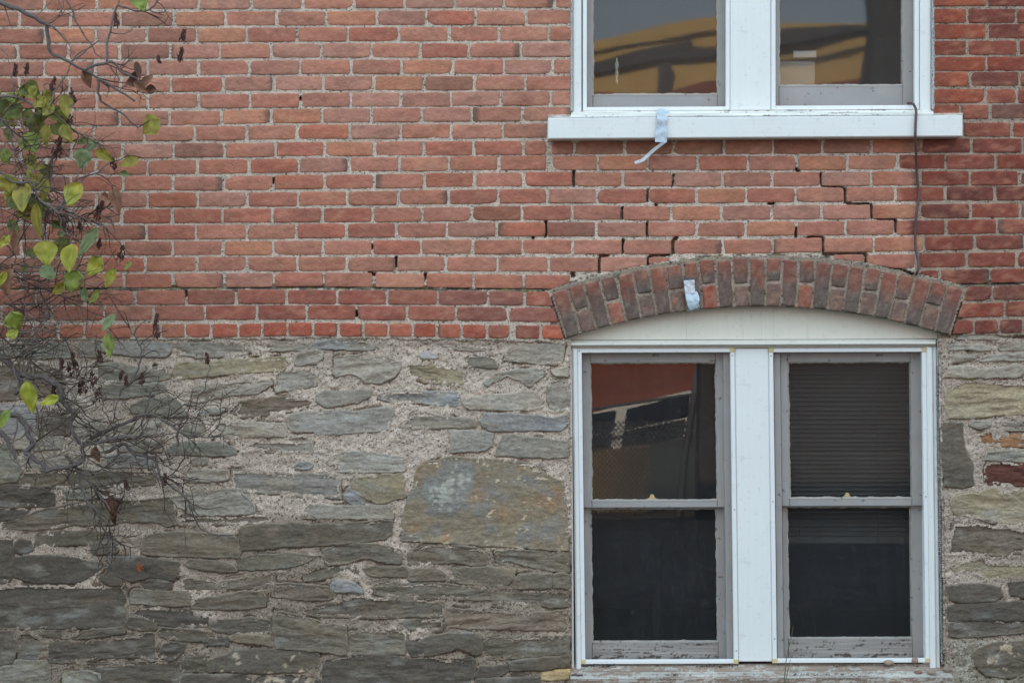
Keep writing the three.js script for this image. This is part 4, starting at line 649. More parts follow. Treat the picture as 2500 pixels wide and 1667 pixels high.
{
  const top = -330;
  mesh('casing', box(1397, 1420, top, 277, -0.12, -0.012, 0.006, fU), M.whiteV, upper); mesh('casing', box(2248, 2276.5, top, 281, -0.12, -0.012, 0.006, fU), M.whiteV, upper);
  mesh('casing', box(1397, 2276, top - 30, top, -0.12, -0.012, 0.006, fU), M.whiteH, upper);
  mesh('mullion', box(1784, 1882.5, top, 272, -0.12, -0.016, 0.004, fU), M.whiteV, upper);
  storm(upper, 1423, 1783, top, 271, 10, -0.02, fU, { openTop: true }); storm(upper, 1883.5, 2245.5, top, 271, 11, -0.02, fU, { openTop: true });
  const s1 = sash(upper, 1428, 1774, -60, 266, [1447, 1753, -40, 232], -0.07, fU, 1, { screen: 1 }), s2 = sash(upper, 1893, 2236, -60, 263, [1902, 2205, -40, 212], -0.07, fU, 2, { screen: 1 });
  // sill: sloped, flaking top and a deep painted front
  const sill = group('sill', upper), fS = (x, y) => [x, y - (x - 1340) * 0.0062];
  mesh('sill_board', box(1338, 2352, 287, 339, -0.05, 0.068, 0.004, fS), M.whiteH, sill);
  mesh('sill_slope', peelSheet([[1398, 271, -0.03], [2280, 273, -0.03], [2280, 286.5, 0.0665], [1392, 286.5, 0.0665]], 330, 9, 0.27, 5, A(118, 114, 110), A(214, 226, 228), fS, (u, v) => (v > 0.85 ? 0.10 : v < 0.2 ? 0.06 : -0.12) + (u > 0.42 && u < 0.9 ? 0.06 : -0.06)), M.peel, sill);
  mesh('sill_horn', peelSheet([[1338, 280, -0.008], [1395, 279, -0.008], [1395, 286.8, 0.066], [1338, 286.8, 0.066]], 30, 8, 0.02, 15, A(150, 148, 142), A(205, 212, 210), fS), M.peel, sill);
  mesh('sill_horn', peelSheet([[2279, 281, -0.008], [2352, 281, -0.008], [2352, 287, 0.066], [2279, 287, 0.066]], 30, 8, 0.02, 25, A(170, 164, 156), A(205, 210, 206), fS), M.peel, sill);
  const cl = []; for (const [x, y0, y1, w] of [[1395.5, top, 278, 4], [2279, top, 284, 4.5]]) { const pts = []; for (let y = y0; y < y1; y += 14) pts.push(P(x + 1.2 * N3(y * 0.06, 0, x), y - (x - 1400) * 0.0052, -0.006 + 0.002 * N3(y * 0.09, 3, x))); cl.push(tube(pts, w * S, w * S, 6, 2)); }
  mesh('caulk_bead', mergeGeometries(cl), M.caulk, upper);
}
const fL = (x, y) => [x + (y - 850) * 0.0122, y - (x - 1400) * 0.0035];
const lower = group('sash_window', null, 'white framed double window with grey sashes under the brick arch', 'window'); kind(lower, 'thing'); kind(upper, 'thing');
{
  const z = -0.035;
  // arched head board in several planks
  const head = group('head_board', lower), cuts = [1386, 1677, 1815, 1860, 1889, 1973, 2304], zt = -0.045;
  for (let k = 0; k + 1 < cuts.length; k++) {
    const sh = [], xa = cuts[k] + 0.18, xb = cuts[k + 1] - 0.18, n = Math.max(3, Math.round((xb - xa) / 12)), arcY = x => ACY - Math.sqrt((RI - 2) ** 2 - (x - ACX) ** 2) - 6;
    for (let i = 0; i <= n; i++) { const x = mix(xa, xb, i / n), y = arcY(x); sh.push([x, Math.min(y, 828)]); }
    sh.push([xb, 830 - (xb - 1400) * 0.0035], [xa, 830 - (xa - 1400) * 0.0035]);
    const s2 = new THREE.Shape(sh.map(([x, y]) => { const p = P(x, y, zt); return new THREE.Vector2(p[0], p[1]); }));
    const g = new THREE.ExtrudeGeometry(s2, { depth: 0.02, bevelEnabled: false }); g.translate(0, 0, zt - 0.02);
    mesh('plank', g, M.cream, head);
  }
  // moulded casing: stepped profile
  const cas = group('casing', lower), prof = [[0, 0], [5, 0.010], [11, 0.016], [19, 0.012]];
  const bars = [];
  mesh('side_moulding', mergeGeometries([box(1389.5, 1397, 850.5, 1638, -0.16, z + 0.012, 0.004, (x, y) => [x + (y - 850) * 0.006, y]), box(1397, 1409.5, 850.5, 1637, -0.16, z + 0.019, 0.006, (x, y) => [x + (y - 850) * 0.0122, y])]), M.whiteV, cas);
  mesh('side_moulding', mergeGeometries([box(2264, 2279, 850.5, 1637, -0.16, z + 0.019, 0.006, fL), box(2279, 2288, 850.5, 1638, -0.16, z + 0.012, 0.004, fL)]), M.whiteV, cas);
  mesh('head_moulding', mergeGeometries([box(1388, 2288, 831.5, 836.5, -0.14, z + 0.010, 0.003, fL), box(1390, 2287, 836.5, 844.5, -0.14, z + 0.032, 0.010, fL), box(1390, 2287, 844.5, 850.4, -0.14, z + 0.004, 0.002, fL)]), SM({ color: C(0.76, 0.73, 0.66), map: paintH, bumpMap: paintBump, bumpScale: 0.0012, roughness: 0.5 }), cas);
  mesh('mullion', box(1794.5, 1877.5, 852, 1617, -0.14, z + 0.006, 0.004, fL), M.whiteV, lower);
  storm(lower, 1409.8, 1793.8, 851, 1621.5, 10.4, z + 0.010, fL, { clips: [[1, 0], [0, 1], [1, 1]], screws: [[1414, 857], [1788.5, 869], [1789, 1245], [1789.5, 1590]] });
  storm(lower, 1878, 2262.5, 851.5, 1620.5, 10.4, z + 0.010, fL, { clips: [[0, 0], [1, 0], [0, 1], [1, 1]], screws: [[1883, 870], [2257, 1215], [1883, 1226], [1883, 1561], [2257, 853 + 4]] });
  // grey blind stops beside the sashes
  mesh('blind_stop', box(1766, 1784, 861, 1612, -0.16, -0.06, 0.002, fL), M.sash, lower); mesh('blind_stop', box(1889, 1905, 861, 1612, -0.16, -0.06, 0.002, fL), M.sash, lower);
  const lat = (s, x, y, z2) => { const sh = new THREE.Shape(); sh.moveTo(-0.0225, 0); sh.quadraticCurveTo(-0.008, 0.002, -0.006, 0.016); sh.quadraticCurveTo(0, 0.021, 0.006, 0.016); sh.quadraticCurveTo(0.008, 0.002, 0.0225, 0); sh.lineTo(-0.0225, 0); const g = new THREE.ExtrudeGeometry(sh, { depth: 0.012, bevelEnabled: true, bevelSize: 0.0012, bevelThickness: 0.0012, bevelSegments: 2 }); const p = P(x, y, z2); g.translate(p[0], p[1], z2); mesh('latch', g, M.brass, s); };
  const u1 = sash(lower, 1420, 1766.5, 861, 1240, [1440, 1748, 886, 1222], -0.082, fL, 3, { screen: true, glass: M.glassFlat }), l1 = sash(lower, 1420, 1766.5, 1231, 1612, [1437, 1745, 1242, 1567], -0.120, fL, 4, { peel: true, screen: true, glass: M.glassFlat });
  const u2 = sash(lower, 1904.5, 2251, 861, 1238, [1923.5, 2224, 886, 1218], -0.082, fL, 5, { screen: true, glass: M.glassFlat }), l2 = sash(lower, 1904.5, 2251, 1229, 1612, [1917, 2220, 1239, 1560], -0.120, fL, 6, { peel: true, screen: true, glass: M.glassFlat });
  lat(u1, 1592, 1218, -0.112); lat(u2, 2068, 1214, -0.112);
  // weathered sill
  const sill = group('sill', lower), fS = (x, y) => [x, y - (x - 1394) * 0.0035];
  mesh('sill_slope', peelSheet([[1393, 1620, -0.05], [2300, 1623, -0.05], [2330, 1657, 0.05], [1393, 1658, 0.05]], 330, 22, -0.06, 35, A(140, 132, 124), A(168, 176, 176), fS, (u, v) => (v > 0.55 ? -0.16 : 0.12) + 0.3 * N3(u * 3, v * 22, 5)), M.peel, sill);
  mesh('sill_nosing', peelSheet([[1393, 1658, 0.05], [2330, 1657, 0.05], [2330, 1690, 0.045], [1393, 1692, 0.045]], 330, 14, -0.02, 45, A(132, 120, 110), A(172, 178, 176), fS), M.peel, sill);
  mesh('sill_body', box(1394, 2329, 1662, 1691, -0.12, 0.044, 0.002, fS), M.sash, sill);
  // knobbly foam caulk beside the right casing
  const cb = []; for (let y = 905; y < 1612; y += 5.2) { const g = new THREE.IcosahedronGeometry(1, 1), p = P(2290.5 + (y - 850) * 0.0145 + rr(-1, 1), y, -0.012); const r = rr(0.0045, 0.0085); g.scale(r * rr(0.8, 1.1), r * 0.75, r); g.translate(p[0], p[1], p[2] + rr(-0.004, 0.002)); cb.push(g); }
  const spine = []; for (let y = 832; y < 1625; y += 16) spine.push(P(2291 + (y - 850) * 0.0145 + 1.6 * N3(y * 0.05, 1), y, -0.018)); cb.push(tube(spine, 0.006, 0.006, 6, 2));
  for (const g of cb) { if (g.index === null) continue; } mesh('caulk_bead', mergeGeometries(cb.map(g => g.index ? g.toNonIndexed() : g)), M.caulk, lower);
}
// rooms behind the panes: closed, unlit
{
  const [x0] = P(1385, 0), [x1] = P(2292, 0);
  const room = (y0, y1) => mergeGeometries([bx(x0 - 0.6, x1 + 0.6, y0, y1, -2.5, -2.4), bx(x0 - 0.7, x0 - 0.6, y0, y1, -2.5, -0.345), bx(x1 + 0.6, x1 + 0.7, y0, y1, -2.5, -0.345), bx(x0 - 0.7, x1 + 0.7, y0 - 0.1, y0, -2.5, -0.345), bx(x0 - 0.7, x1 + 0.7, y1, y1 + 0.1, -2.5, -0.345)]);
  kind(mesh('room', room(0.88, 2.3), M.room), 'structure'); kind(mesh('room', room(-1.5, 0.16), M.room), 'structure');
}

// ------------------------------------------------------------ things inside the windows
{
  const slatM = SM({ color: C(0.58, 0.54, 0.47), roughness: 0.6 }), cordM = SM({ color: C(0.5, 0.47, 0.42), roughness: 0.8 });
  const bl = group('venetian_blind', null, 'half-drawn brown slatted blind behind the lower window panes', 'blind');
  const [xa] = P(1912, 0, -0.2), [xb] = P(2240, 0, -0.2), y0 = P(0, 866, -0.2)[1], y1 = P(0, 1302, -0.2)[1], n = 41;
  const sg = new THREE.BoxGeometry(xb - xa, 0.0012, 0.024); sg.rotateX(0.62);
  for (let i = 0; i < n; i++) { const m = mesh('slat', sg, slatM, bl); m.position.set((xa + xb) / 2 + rr(-0.001, 0.001), mix(y0, y1, i / (n - 1)) + rr(-0.0008, 0.0008), -0.2); m.rotation.z = rr(-0.002, 0.002); m.rotation.x = rr(-0.06, 0.06); }
  mesh('bottom_rail', bx(xa, xb, P(0, 1325, -0.2)[1], P(0, 1309, -0.2)[1], -0.212, -0.188), slatM, bl);
  for (const px of [1951, 2142]) mesh('cord', tube([P(px, 864, -0.183), P(px + 1, 1100, -0.183), P(px + 2, 1322, -0.183)], 0.0012, 0.0012, 5, 4), cordM, bl);
  const pap = mesh('paper_sheet', box(1888, 1990, 150, 262, -0.123, -0.12, 0.0005), SM({ color: C(0.46, 0.42, 0.37), roughness: 0.9 })); tag(pap, 'buff sheet of card propped behind the upper window pane', 'card');
  const pa2 = mesh('paper_strip', box(1938, 1994, 124, 140, -0.129, -0.126, 0.0005), SM({ color: C(0.62, 0.62, 0.62), roughness: 0.9 })); tag(pa2, 'narrow white paper strip above the buff card behind the pane', 'paper strip');
  // turned white blind pull hanging behind the left upper pane
  const prof = [[0, 0], [3, 0], [4, 6], [2, 12], [4.5, 20], [5, 28], [2.4, 36], [5.5, 44], [4.5, 52], [1.6, 58], [2.6, 62], [0, 64]].map(([r, y]) => new THREE.Vector2(r * S, y * S));
  const pull = mesh('blind_pull', new THREE.LatheGeometry(prof, 12), SM({ color: C(0.7, 0.66, 0.55), roughness: 0.5 })); const pp = P(1506, 204, -0.14); pull.position.set(...pp); tag(pull, 'turned white blind pull hanging behind the upper window pane', 'blind pull');
  mesh('string', tube([[0, 64 * S, 0], [0.001, 0.25, 0], [0, 0.75, 0]], 0.0012, 0.0012, 5, 2), SM({ color: C(0.10, 0.10, 0.09), roughness: 0.9 }), pull);
}
// ------------------------------------------------------------ cable, tape scraps
{
  const pts = zc(1800, 0, [1400, 846, 1442, 850, 1462, 880, 1470, 930, 1466, 1000, 1463, 1115, 1468, 1240, 1473, 1380, 1482, 1480, 1491, 1570]).concat(zc(1800, 400, [1488, 300, 1470, 420, 1463, 520, 1462, 610, 1468, 700, 1484, 790, 1491, 850, 1478, 890, 1462, 915]));
  const zs = [-0.03, -0.005, 0.02, 0.071, 0.077, 0.077, 0.05, 0.02, 0.012, 0.01, 0.012, 0.016, 0.012, 0.01, 0.012, 0.02, 0.032, 0.03, -0.01];
  const cab = mesh('cable', tube(pts.map((p, i) => P(p[0], p[1], zs[i])), 0.0052, 0.0052, 9, 5), SM({ color: C(0.085, 0.045, 0.05), roughness: 0.45 }));
  tag(cab, 'dark maroon cable hanging over the sill down to the arch', 'cable');
}
function ribbon(name, pts, w, mat, sd, parent) { // bent, crumpled tape: centre line [px,py,z], width in measured units
  const n = 26, m = 8, pos = [], uv = [], idx = [], cv = new THREE.CatmullRomCurve3(pts.map(p => new THREE.Vector3(p[0], p[1], p[2] * 600)), false, 'centripetal');
  for (let s = 0; s < 2; s++) for (let j = 0; j <= n; j++) { const c = cv.getPoint(j / n), t = cv.getTangent(j / n), L = Math.hypot(t.x, t.y) || 1, W = w(j / n); for (let i = 0; i <= m; i++) { const o = (i / m - 0.5) * W, x = c.x - t.y / L * o, y = c.y + t.x / L * o; const p = P(x, y, c.z / 600 + 0.004 * N3(x * 0.09, y * 0.07, sd) + 0.0025 * N3(x * 0.25, y * 0.25, sd + 4) - s * 0.0006); pos.push(...p); uv.push(p[0], p[1]); } }
  const K = (n + 1) * (m + 1); for (let s = 0; s < 2; s++) for (let j = 0; j < n; j++) for (let i = 0; i < m; i++) { const a = s * K + j * (m + 1) + i; idx.push(a, a + m + 1, a + 1, a + 1, a + m + 1, a + m + 2); }
  return mesh(name, geoFrom(pos, idx, uv), mat, parent);
}
{
  const tape = SM({ color: C(0.50, 0.58, 0.66), roughness: 0.35 }), t1 = group('tape_strip', null, 'crumpled pale blue tape stuck over the upper sill edge', 'tape');
  ribbon('strip', [[1621, 267, -0.004], [1619, 277, 0.024], [1617, 287, 0.078], [1616, 305, 0.076], [1615, 325, 0.078], [1614, 347, 0.076]], t => 27 + 3 * Math.sin(t * 9), tape, 3, t1);
  ribbon('tail', [[1625, 345, 0.076], [1612, 354, 0.07], [1596, 366, 0.055], [1582, 379, 0.046], [1568, 391, 0.046], [1550, 397, 0.05]], t => 9 - 4 * Math.abs(t - 0.6), SM({ color: C(0.55, 0.56, 0.60), roughness: 0.4 }), 7, t1);
  const t2 = group('tape_patch', null, 'grey and pale tape patch stuck on an arch brick', 'tape');
  ribbon('grey_tape', [[1684, 678, 0.031], [1686, 700, 0.031], [1689, 725, 0.032], [1694, 758, 0.03]], t => 30, SM({ color: C(0.10, 0.105, 0.115), roughness: 0.5 }), 11, t2);
  ribbon('pale_tape', [[1683, 684, 0.0345], [1684, 700, 0.035], [1686, 716, 0.036], [1688, 728, 0.036]], t => 26 - 2 * t, SM({ color: C(0.58, 0.58, 0.60), roughness: 0.5 }), 13, t2);
  ribbon('blue_tape', [[1688, 715, 0.038], [1692, 730, 0.04], [1693, 742, 0.038], [1697, 754, 0.03]], t => 33 - 12 * Math.abs(t - 0.3), SM({ color: C(0.50, 0.60, 0.68), roughness: 0.35 }), 17, t2);
}
// ------------------------------------------------------------ small things on the lower sill
for (const [x, y, w, h, lab, c] of [[2171, 1617, 24, 13, 'flat buff pebble on the sill near the right casing', [172, 160, 150]], [2235, 1612, 17, 15, 'round pinkish pebble leaning on the storm frame', [160, 142, 136]], [2312, 1634, 20, 17, 'rounded grey pebble at the sill end by the stones', [150, 142, 132]], [2275, 1642, 22, 14, 'flattish tan pebble on the front of the sill', [158, 146, 134]], [2243, 1641, 20, 9, 'reddish brown pebble on the front of the sill', [142, 116, 104]], [2300, 1650, 11, 8, 'tiny white pebble at the sill end', [190, 188, 184]], [2283, 1649, 9, 7, 'tiny grey pebble beside the tan one', [140, 138, 134]], [2308, 1619, 18, 13, 'brown lump of grit under the caulked corner', [136, 124, 114]]]) {
  const g = new THREE.IcosahedronGeometry(1, 3), p = g.attributes.position; const s0 = rnd() * 90;
  for (let i = 0; i < p.count; i++) { const k = 1 + 0.22 * N3(p.getX(i) * 1.1, p.getY(i) * 1.1, p.getZ(i) * 1.1 + s0); p.setXYZ(i, p.getX(i) * k, p.getY(i) * k, p.getZ(i) * k); }
  const z = mix(-0.04, 0.045, clamp((y + h * 0.5 - 1620) / 38)) + (y < 1620 ? 0.012 : 0); g.scale(w * 0.5 * S, h * 0.5 * S, w * 0.4 * S); g.computeVertexNormals(); const q = P(x, y, z); g.translate(...q);
  tag(mesh('pebble', g, SM({ color: CA(...c), roughness: 0.9, map: mortarMap })), lab, 'pebble');
}
{ // dark crumbs of leaf litter along the storm frame foot and sill
  const g = []; const crumb = (x, y, z, s2) => { const q = new THREE.IcosahedronGeometry(1, 0); q.scale(rr(0.5, 1.6) * s2, rr(0.3, 0.7) * s2, rr(0.4, 1) * s2); q.rotateZ(rr(-0.5, 0.5)); q.translate(...P(x, y, z)); g.push(q); };
  for (let i = 0; i < 150; i++) { const t = rnd(), x = t < 0.45 ? rr(1424, 1500) : t < 0.75 ? rr(1695, 1790) : t < 0.9 ? rr(2030, 2100) : rr(1440, 2290); crumb(x, rr(1621, 1629), mix(-0.035, -0.015, rnd()), rr(0.0015, 0.0045)); }
  for (let i = 0; i < 190; i++) { const t = rnd(), x = t < 0.2 ? rr(1395, 1425) : t < 0.4 ? rr(1625, 1655) : t < 0.8 ? rr(1935, 2100) : rr(1580, 2300); crumb(x + 0, rr(1645, 1653), 0.03, rr(0.0012, 0.004)); }
  const lit = mesh('leaf_litter', mergeGeometries(g), SM({ color: C(0.035, 0.03, 0.028), roughness: 1 })); tag(lit, 'dark crumbs of leaf litter lying along the lower sill', 'litter'); kind(lit, 'stuff');
}
// ------------------------------------------------------------ shrub at the left
const barkM = SM({ color: CA(112, 108, 108), map: barkMap, bumpMap: barkMap, bumpScale: 0.002, roughness: 0.9 }), twigM = SM({ color: CA(86, 76, 71), map: barkMap, roughness: 0.9 }), paleTwig = SM({ color: CA(134, 126, 120), map: barkMap, roughness: 0.9 }), seedM = SM({ color: CA(74, 52, 48), roughness: 0.95 });
const shrub = group('lilac_shrub', null, 'leggy shrub with sparse yellow-green leaves and dry seed heads before the wall', 'shrub');
const px3 = (z, a) => { const o = []; for (let i = 0; i < a.length; i += 2) o.push([a[i], a[i + 1], Array.isArray(z) ? mix(z[0], z[1], i / (a.length - 2)) : z]); return o; };
const br = []; // measured limbs: [z, radius from, to, points]
const limb = (z, r0, r1, a, mat = barkM) => { const p0 = px3(z, a), p = []; p0.forEach((q, i) => { p.push(q); if (i + 1 < p0.length) { const n = p0[i + 1]; p.push([(q[0] + n[0]) / 2 + rr(-2.6, 2.6), (q[1] + n[1]) / 2 + rr(-2.6, 2.6), (q[2] + n[2]) / 2]); } }); br.push(p); const zz = p[0][2]; mesh('branch', tube(p.map(q => P(...q)), r0 * S, r1 * S, 8, 4), mat, shrub); };
const Z3 = a => a.map((v, i) => (i % 2 ? 800 : 0) + v / 3.357), Z2 = a => a.map((v, i) => (i % 2 ? 400 : 0) + v / 3.357);
limb([0.75, 0.65], 6.2, 2.0, [-180, -60, -60, -18, 0, 6, 45, 22, 85, 42, 112, 58, 115, 85, 117, 116, 123, 129, 170, 152, 205, 171, 238, 191, 286, 220, 328, 247]);
limb([0.7, 0.6], 3.0, 1.6, [238, 191, 238, 226, 244, 244, 259, 256, 298, 277, 318, 298, 336, 312]); limb([0.7, 0.66], 3.6, 2.0, [205, 171, 235, 158, 268, 150, 283, 158, 296, 176, 330, 190, 346, 205]);
limb([0.68, 0.62], 3.0, 1.5, [260, 150, 260, 120, 262, 95, 272, 55, 286, 13, 305, 17, 322, 24, 345, 26, 362, 24, 376, 14, 395, -6]); limb(0.72, 2.6, 1.5, [112, 58, 140, 76, 160, 100]); limb(0.6, 2.0, 1.2, [155, -10, 165, 8, 178, 30, 182, 50, 200, 80, 220, 105, 232, 130, 250, 142]);
limb(0.66, 1.8, 1.2, [172, 150, 200, 132, 225, 110, 240, 98]); limb([0.5, 0.45], 3.8, 1.4, [-60, 240, 0, 236, 36, 236, 80, 256, 110, 262, 150, 292, 185, 320, 220, 340, 245, 362], paleTwig); limb(0.5, 2.2, 1.4, [122, 256, 130, 228, 150, 196, 166, 172, 174, 150, 200, 124, 232, 104], paleTwig);
limb(0.55, 3.4, 2.2, [-50, 395, 0, 420, 30, 444, 75, 444, 96, 490, 120, 498]); limb(0.5, 2.8, 1.6, [-40, 270, 0, 288, 24, 320, 34, 370, 36, 430]); limb(0.45, 3.2, 1.5, [60, 525, 110, 520, 150, 505, 160, 480, 185, 440, 240, 420, 270, 395]);
limb([0.3, 0.35], 3, 1.4, Z2([380, 400, 520, 360, 600, 440, 740, 470, 840, 500])); limb(0.4, 4, 2.4, [120, 470, 122, 430, 128, 380, 145, 340]);
limb([0.35, 0.3], 7.5, 5, Z3([-60, 180, 10, 250, 90, 310, 150, 400, 170, 480, 120, 540])); limb(0.32, 7, 5, Z3([160, 380, 260, 410, 340, 400, 400, 430, 470, 470, 500, 590, 560, 660, 610, 700, 570, 790, 600, 870, 650, 950])); limb(0.34, 7, 4.5, Z3([-60, 700, 40, 705, 110, 715, 160, 735, 200, 790, 225, 880, 285, 940, 240, 985, 200, 1020, 270, 1065, 340, 1110, 365, 1175, 470, 1150, 590, 1130]));
limb(0.34, 6.5, 3.6, Z3([-40, 820, 10, 860, 60, 930, 100, 1010, 120, 1080])); limb(0.3, 5.2, 3.2, Z3([590, 1130, 680, 1080, 670, 980, 720, 950, 800, 940, 880, 920, 960, 905, 1040, 888, 1110, 905])); limb(0.26, 4.6, 1.4, Z3([680, 960, 780, 890, 900, 835, 1000, 790, 1070, 760, 1130, 720, 1250, 710, 1330, 760, 1400, 800, 1460, 845, 1520, 885, 1640, 890, 1770, 895]));
limb(0.26, 4.4, 1.6, Z3([860, 1020, 930, 985, 1000, 950, 1050, 990, 1090, 1035, 1180, 1050, 1280, 1070, 1290, 1150, 1310, 1240, 1400, 1300, 1530, 1400, 1570, 1480, 1630, 1545])); limb(0.28, 4.2, 1.6, Z3([530, 1040, 590, 1110, 640, 1180, 740, 1275, 800, 1350, 850, 1420, 900, 1500])); limb(0.28, 3.6, 1.2, Z3([640, 1190, 655, 1290, 690, 1390, 760, 1470, 810, 1540, 830, 1620, 880, 1720, 950, 1810]));
limb(0.25, 3.0, 1.2, Z3([980, 560, 1000, 500, 1060, 460, 1100, 400, 1130, 340, 1150, 260, 1160, 180, 1110, 80, 1060, 0])); limb(0.22, 2.2, 1.0, Z3([1140, 890, 1170, 850, 1160, 770, 1190, 690, 1220, 580, 1260, 490, 1300, 420, 1310, 370])); limb(0.2, 2.2, 1.0, Z3([1460, 970, 1450, 890, 1470, 800, 1520, 720, 1560, 620, 1580, 500])); limb(0.2, 1.6, 0.9, Z3([1600, 680, 1620, 570, 1680, 500, 1700, 400, 1720, 340, 1690, 260, 1680, 200]));
// fine twigs: grown from the limbs, one tangled mass
{
  const tw = [], tp = [];
  const grow = (x, y, z, a, len, r, curl, dep, list) => { const pts = [[x, y, z]]; let n = Math.max(4, Math.round(len / 16)), step = len / n, zz = z; for (let i = 0; i < n; i++) { a += rr(-curl, curl) * 1.3; if (rnd() < 0.2) a += rr(-0.8, 0.8); x += Math.cos(a) * step; y += Math.sin(a) * step; zz += rr(-0.018, 0.014); zz = clamp(zz, 0.09, 0.6); pts.push([x, y, zz]); if (dep && rnd() < 0.30) grow(x, y, zz, a + (rnd() < 0.5 ? -1 : 1) * rr(0.4, 1.1), len * rr(0.3, 0.6), r * 0.75, curl, dep - 1, list); } list.push(tube(pts.map(q => P(...q)), r * S, r * 0.55 * S, 4, 1)); };
  const from = (k, n, a0, a1, l0, l1, r = 1.25, d = 2) => { for (let i = 0; i < n * 1.15; i++) { const list = rnd() < 0.35 ? tp : tw; const b = br[k], m = rr(0.15, 0.98) * (b.length - 1), j = Math.floor(m), t = m - j, p = b[j], q = b[Math.min(b.length - 1, j + 1)]; grow(mix(p[0], q[0], t), mix(p[1], q[1], t), mix(p[2], q[2], t), rr(a0, a1), rr(l0, l1), rr(0.8, 1.7) * r, 0.28, d, list); } };
  from(0, 8, -1.2, 1.3, 40, 110, 1.2, 1); from(2, 6, -1, 1.2, 40, 90, 1.1, 1); from(3, 4, -0.6, 1, 40, 100, 1.0, 1); from(7, 9, -1.6, 1.2, 50, 120, 1.1, 1); from(9, 10, -1.2, 1.2, 60, 150, 1.2, 1); from(10, 9, -1, 1.4, 60, 160, 1.2, 1); from(11, 9, -1.6, 1, 50, 120, 1.1, 1); from(12, 10, -1.5, 1, 50, 110, 1.0, 1);
  from(14, 9, -1.4, 0.6, 80, 190, 1.4, 2); from(15, 16, -1.5, 0.9, 70, 180, 1.3, 2); from(16, 12, -0.9, 1.2, 70, 170, 1.3, 2); from(18, 12, -1.1, 0.9, 60, 160, 1.2, 2); from(19, 16, -1.2, 0.8, 50, 140, 1.1, 2); from(20, 18, -0.6, 1.4, 50, 150, 1.1, 2); from(21, 12, 0, 1.6, 50, 150, 1.1, 2); from(22, 10, 0.3, 1.8, 40, 110, 1.0, 1); from(23, 8, -1.4, 0.4, 40, 90, 1.0, 1); from(24, 5, -1.2, 0.3, 30, 70, 0.9, 1); from(25, 4, -1, 0.5, 30, 70, 0.9, 1);
  for (let i = 0; i < 40; i++) grow(rr(-40, 60), rr(640, 880), rr(0.15, 0.4), rr(-0.5, 0.6), rr(120, 300), rr(0.6, 2.0), 0.24, 1, rnd() < 0.5 ? tp : tw);
  for (let i = 0; i < 40; i++) grow(rr(-30, 110), rr(250, 660), rr(0.2, 0.45), rr(-1.2, 0.8), rr(60, 170), rr(0.8, 1.3), 0.24, 1, rnd() < 0.3 ? tp : tw);
  for (let i = 0; i < 14; i++) grow(rr(60, 330), rr(1120, 1200), rr(0.15, 0.3), rr(0.7, 1.9), rr(60, 160), rr(0.7, 1.0), 0.2, 1, i % 3 ? tw : tp);
  kind(mesh('twigs', mergeGeometries(tw), twigM, shrub), 'stuff'); kind(mesh('pale_twigs', mergeGeometries(tp), paleTwig, shrub), 'stuff');
}
function leafGeo(w, h, fold, bend, sd, c1, c2) { // ovate leaf, tip along -y, stalk end at the top
  const n = 20, m = 10, pos = [], col = [], idx = [], uv = [], brown = N3(sd, 1.3, 2.2) > 0.1;
  for (let j = 0; j <= n; j++) { const t = j / n, half = 0.5 * w * Math.pow(Math.sin(Math.PI * Math.pow(t, 0.72)), 0.85) * (1 - 0.25 * t) * 1.1; for (let i = 0; i <= m; i++) { const s = i / m * 2 - 1, x = s * half + 0.03 * w * Math.sin(t * 6 + sd), y = -t * h + (t < 0.15 ? Math.abs(s) * 0.06 * h * (1 - t / 0.15) : 0), z = -fold * Math.abs(s) * half * -1 + bend * h * t * t + 0.12 * w * N3(s * 1.3, t * 3, sd); pos.push(x, y, z); uv.push(x, y); const k = 0.9 + 0.35 * N3(s * 2, t * 4, sd + 5) + (Math.abs(s) < 0.12 ? 0.2 : 0) + (Math.sin((t * 7 + Math.abs(s) * 1.6) * 6.28) > 0.8 ? 0.12 : 0); const bs = brown ? sst(0.15, 0.35, N3(s * 2.2, t * 4.5, sd + 17) + 0.35 * (Math.abs(s) - 0.7)) : 0; col.push(...mix3(scl(mix3(c1, c2, clamp(0.35 + 0.9 * N3(s * 0.8, t * 1.6, sd + 11) + 0.3 * (Math.abs(s) - 0.6))), k), [0.12, 0.07, 0.03], bs * 0.8)); } }
  for (let j = 0; j < n; j++) for (let i = 0; i < m; i++) { const a = j * (m + 1) + i; idx.push(a, a + m + 1, a + 1, a + 1, a + m + 1, a + m + 2); }
  return geoFrom(pos, idx, uv, col);
}
const leafM = new THREE.MeshPhysicalMaterial({ vertexColors: true, color: C(0.86, 0.88, 0.86), roughness: 0.6, transmission: 0.3, thickness: 0, side: THREE.DoubleSide }), dryM = SM({ vertexColors: true, roughness: 0.9 });
const LC = { y: [A(160, 172, 48), A(186, 180, 66)], g: [A(124, 152, 60), A(156, 168, 68)], b: [A(124, 150, 104), A(142, 162, 112)], o: [A(138, 140, 38), A(166, 156, 50)], k: [A(86, 104, 36), A(122, 126, 44)], d: [A(120, 92, 72), A(150, 116, 96)], x: [A(70, 50, 40), A(96, 72, 56)] };
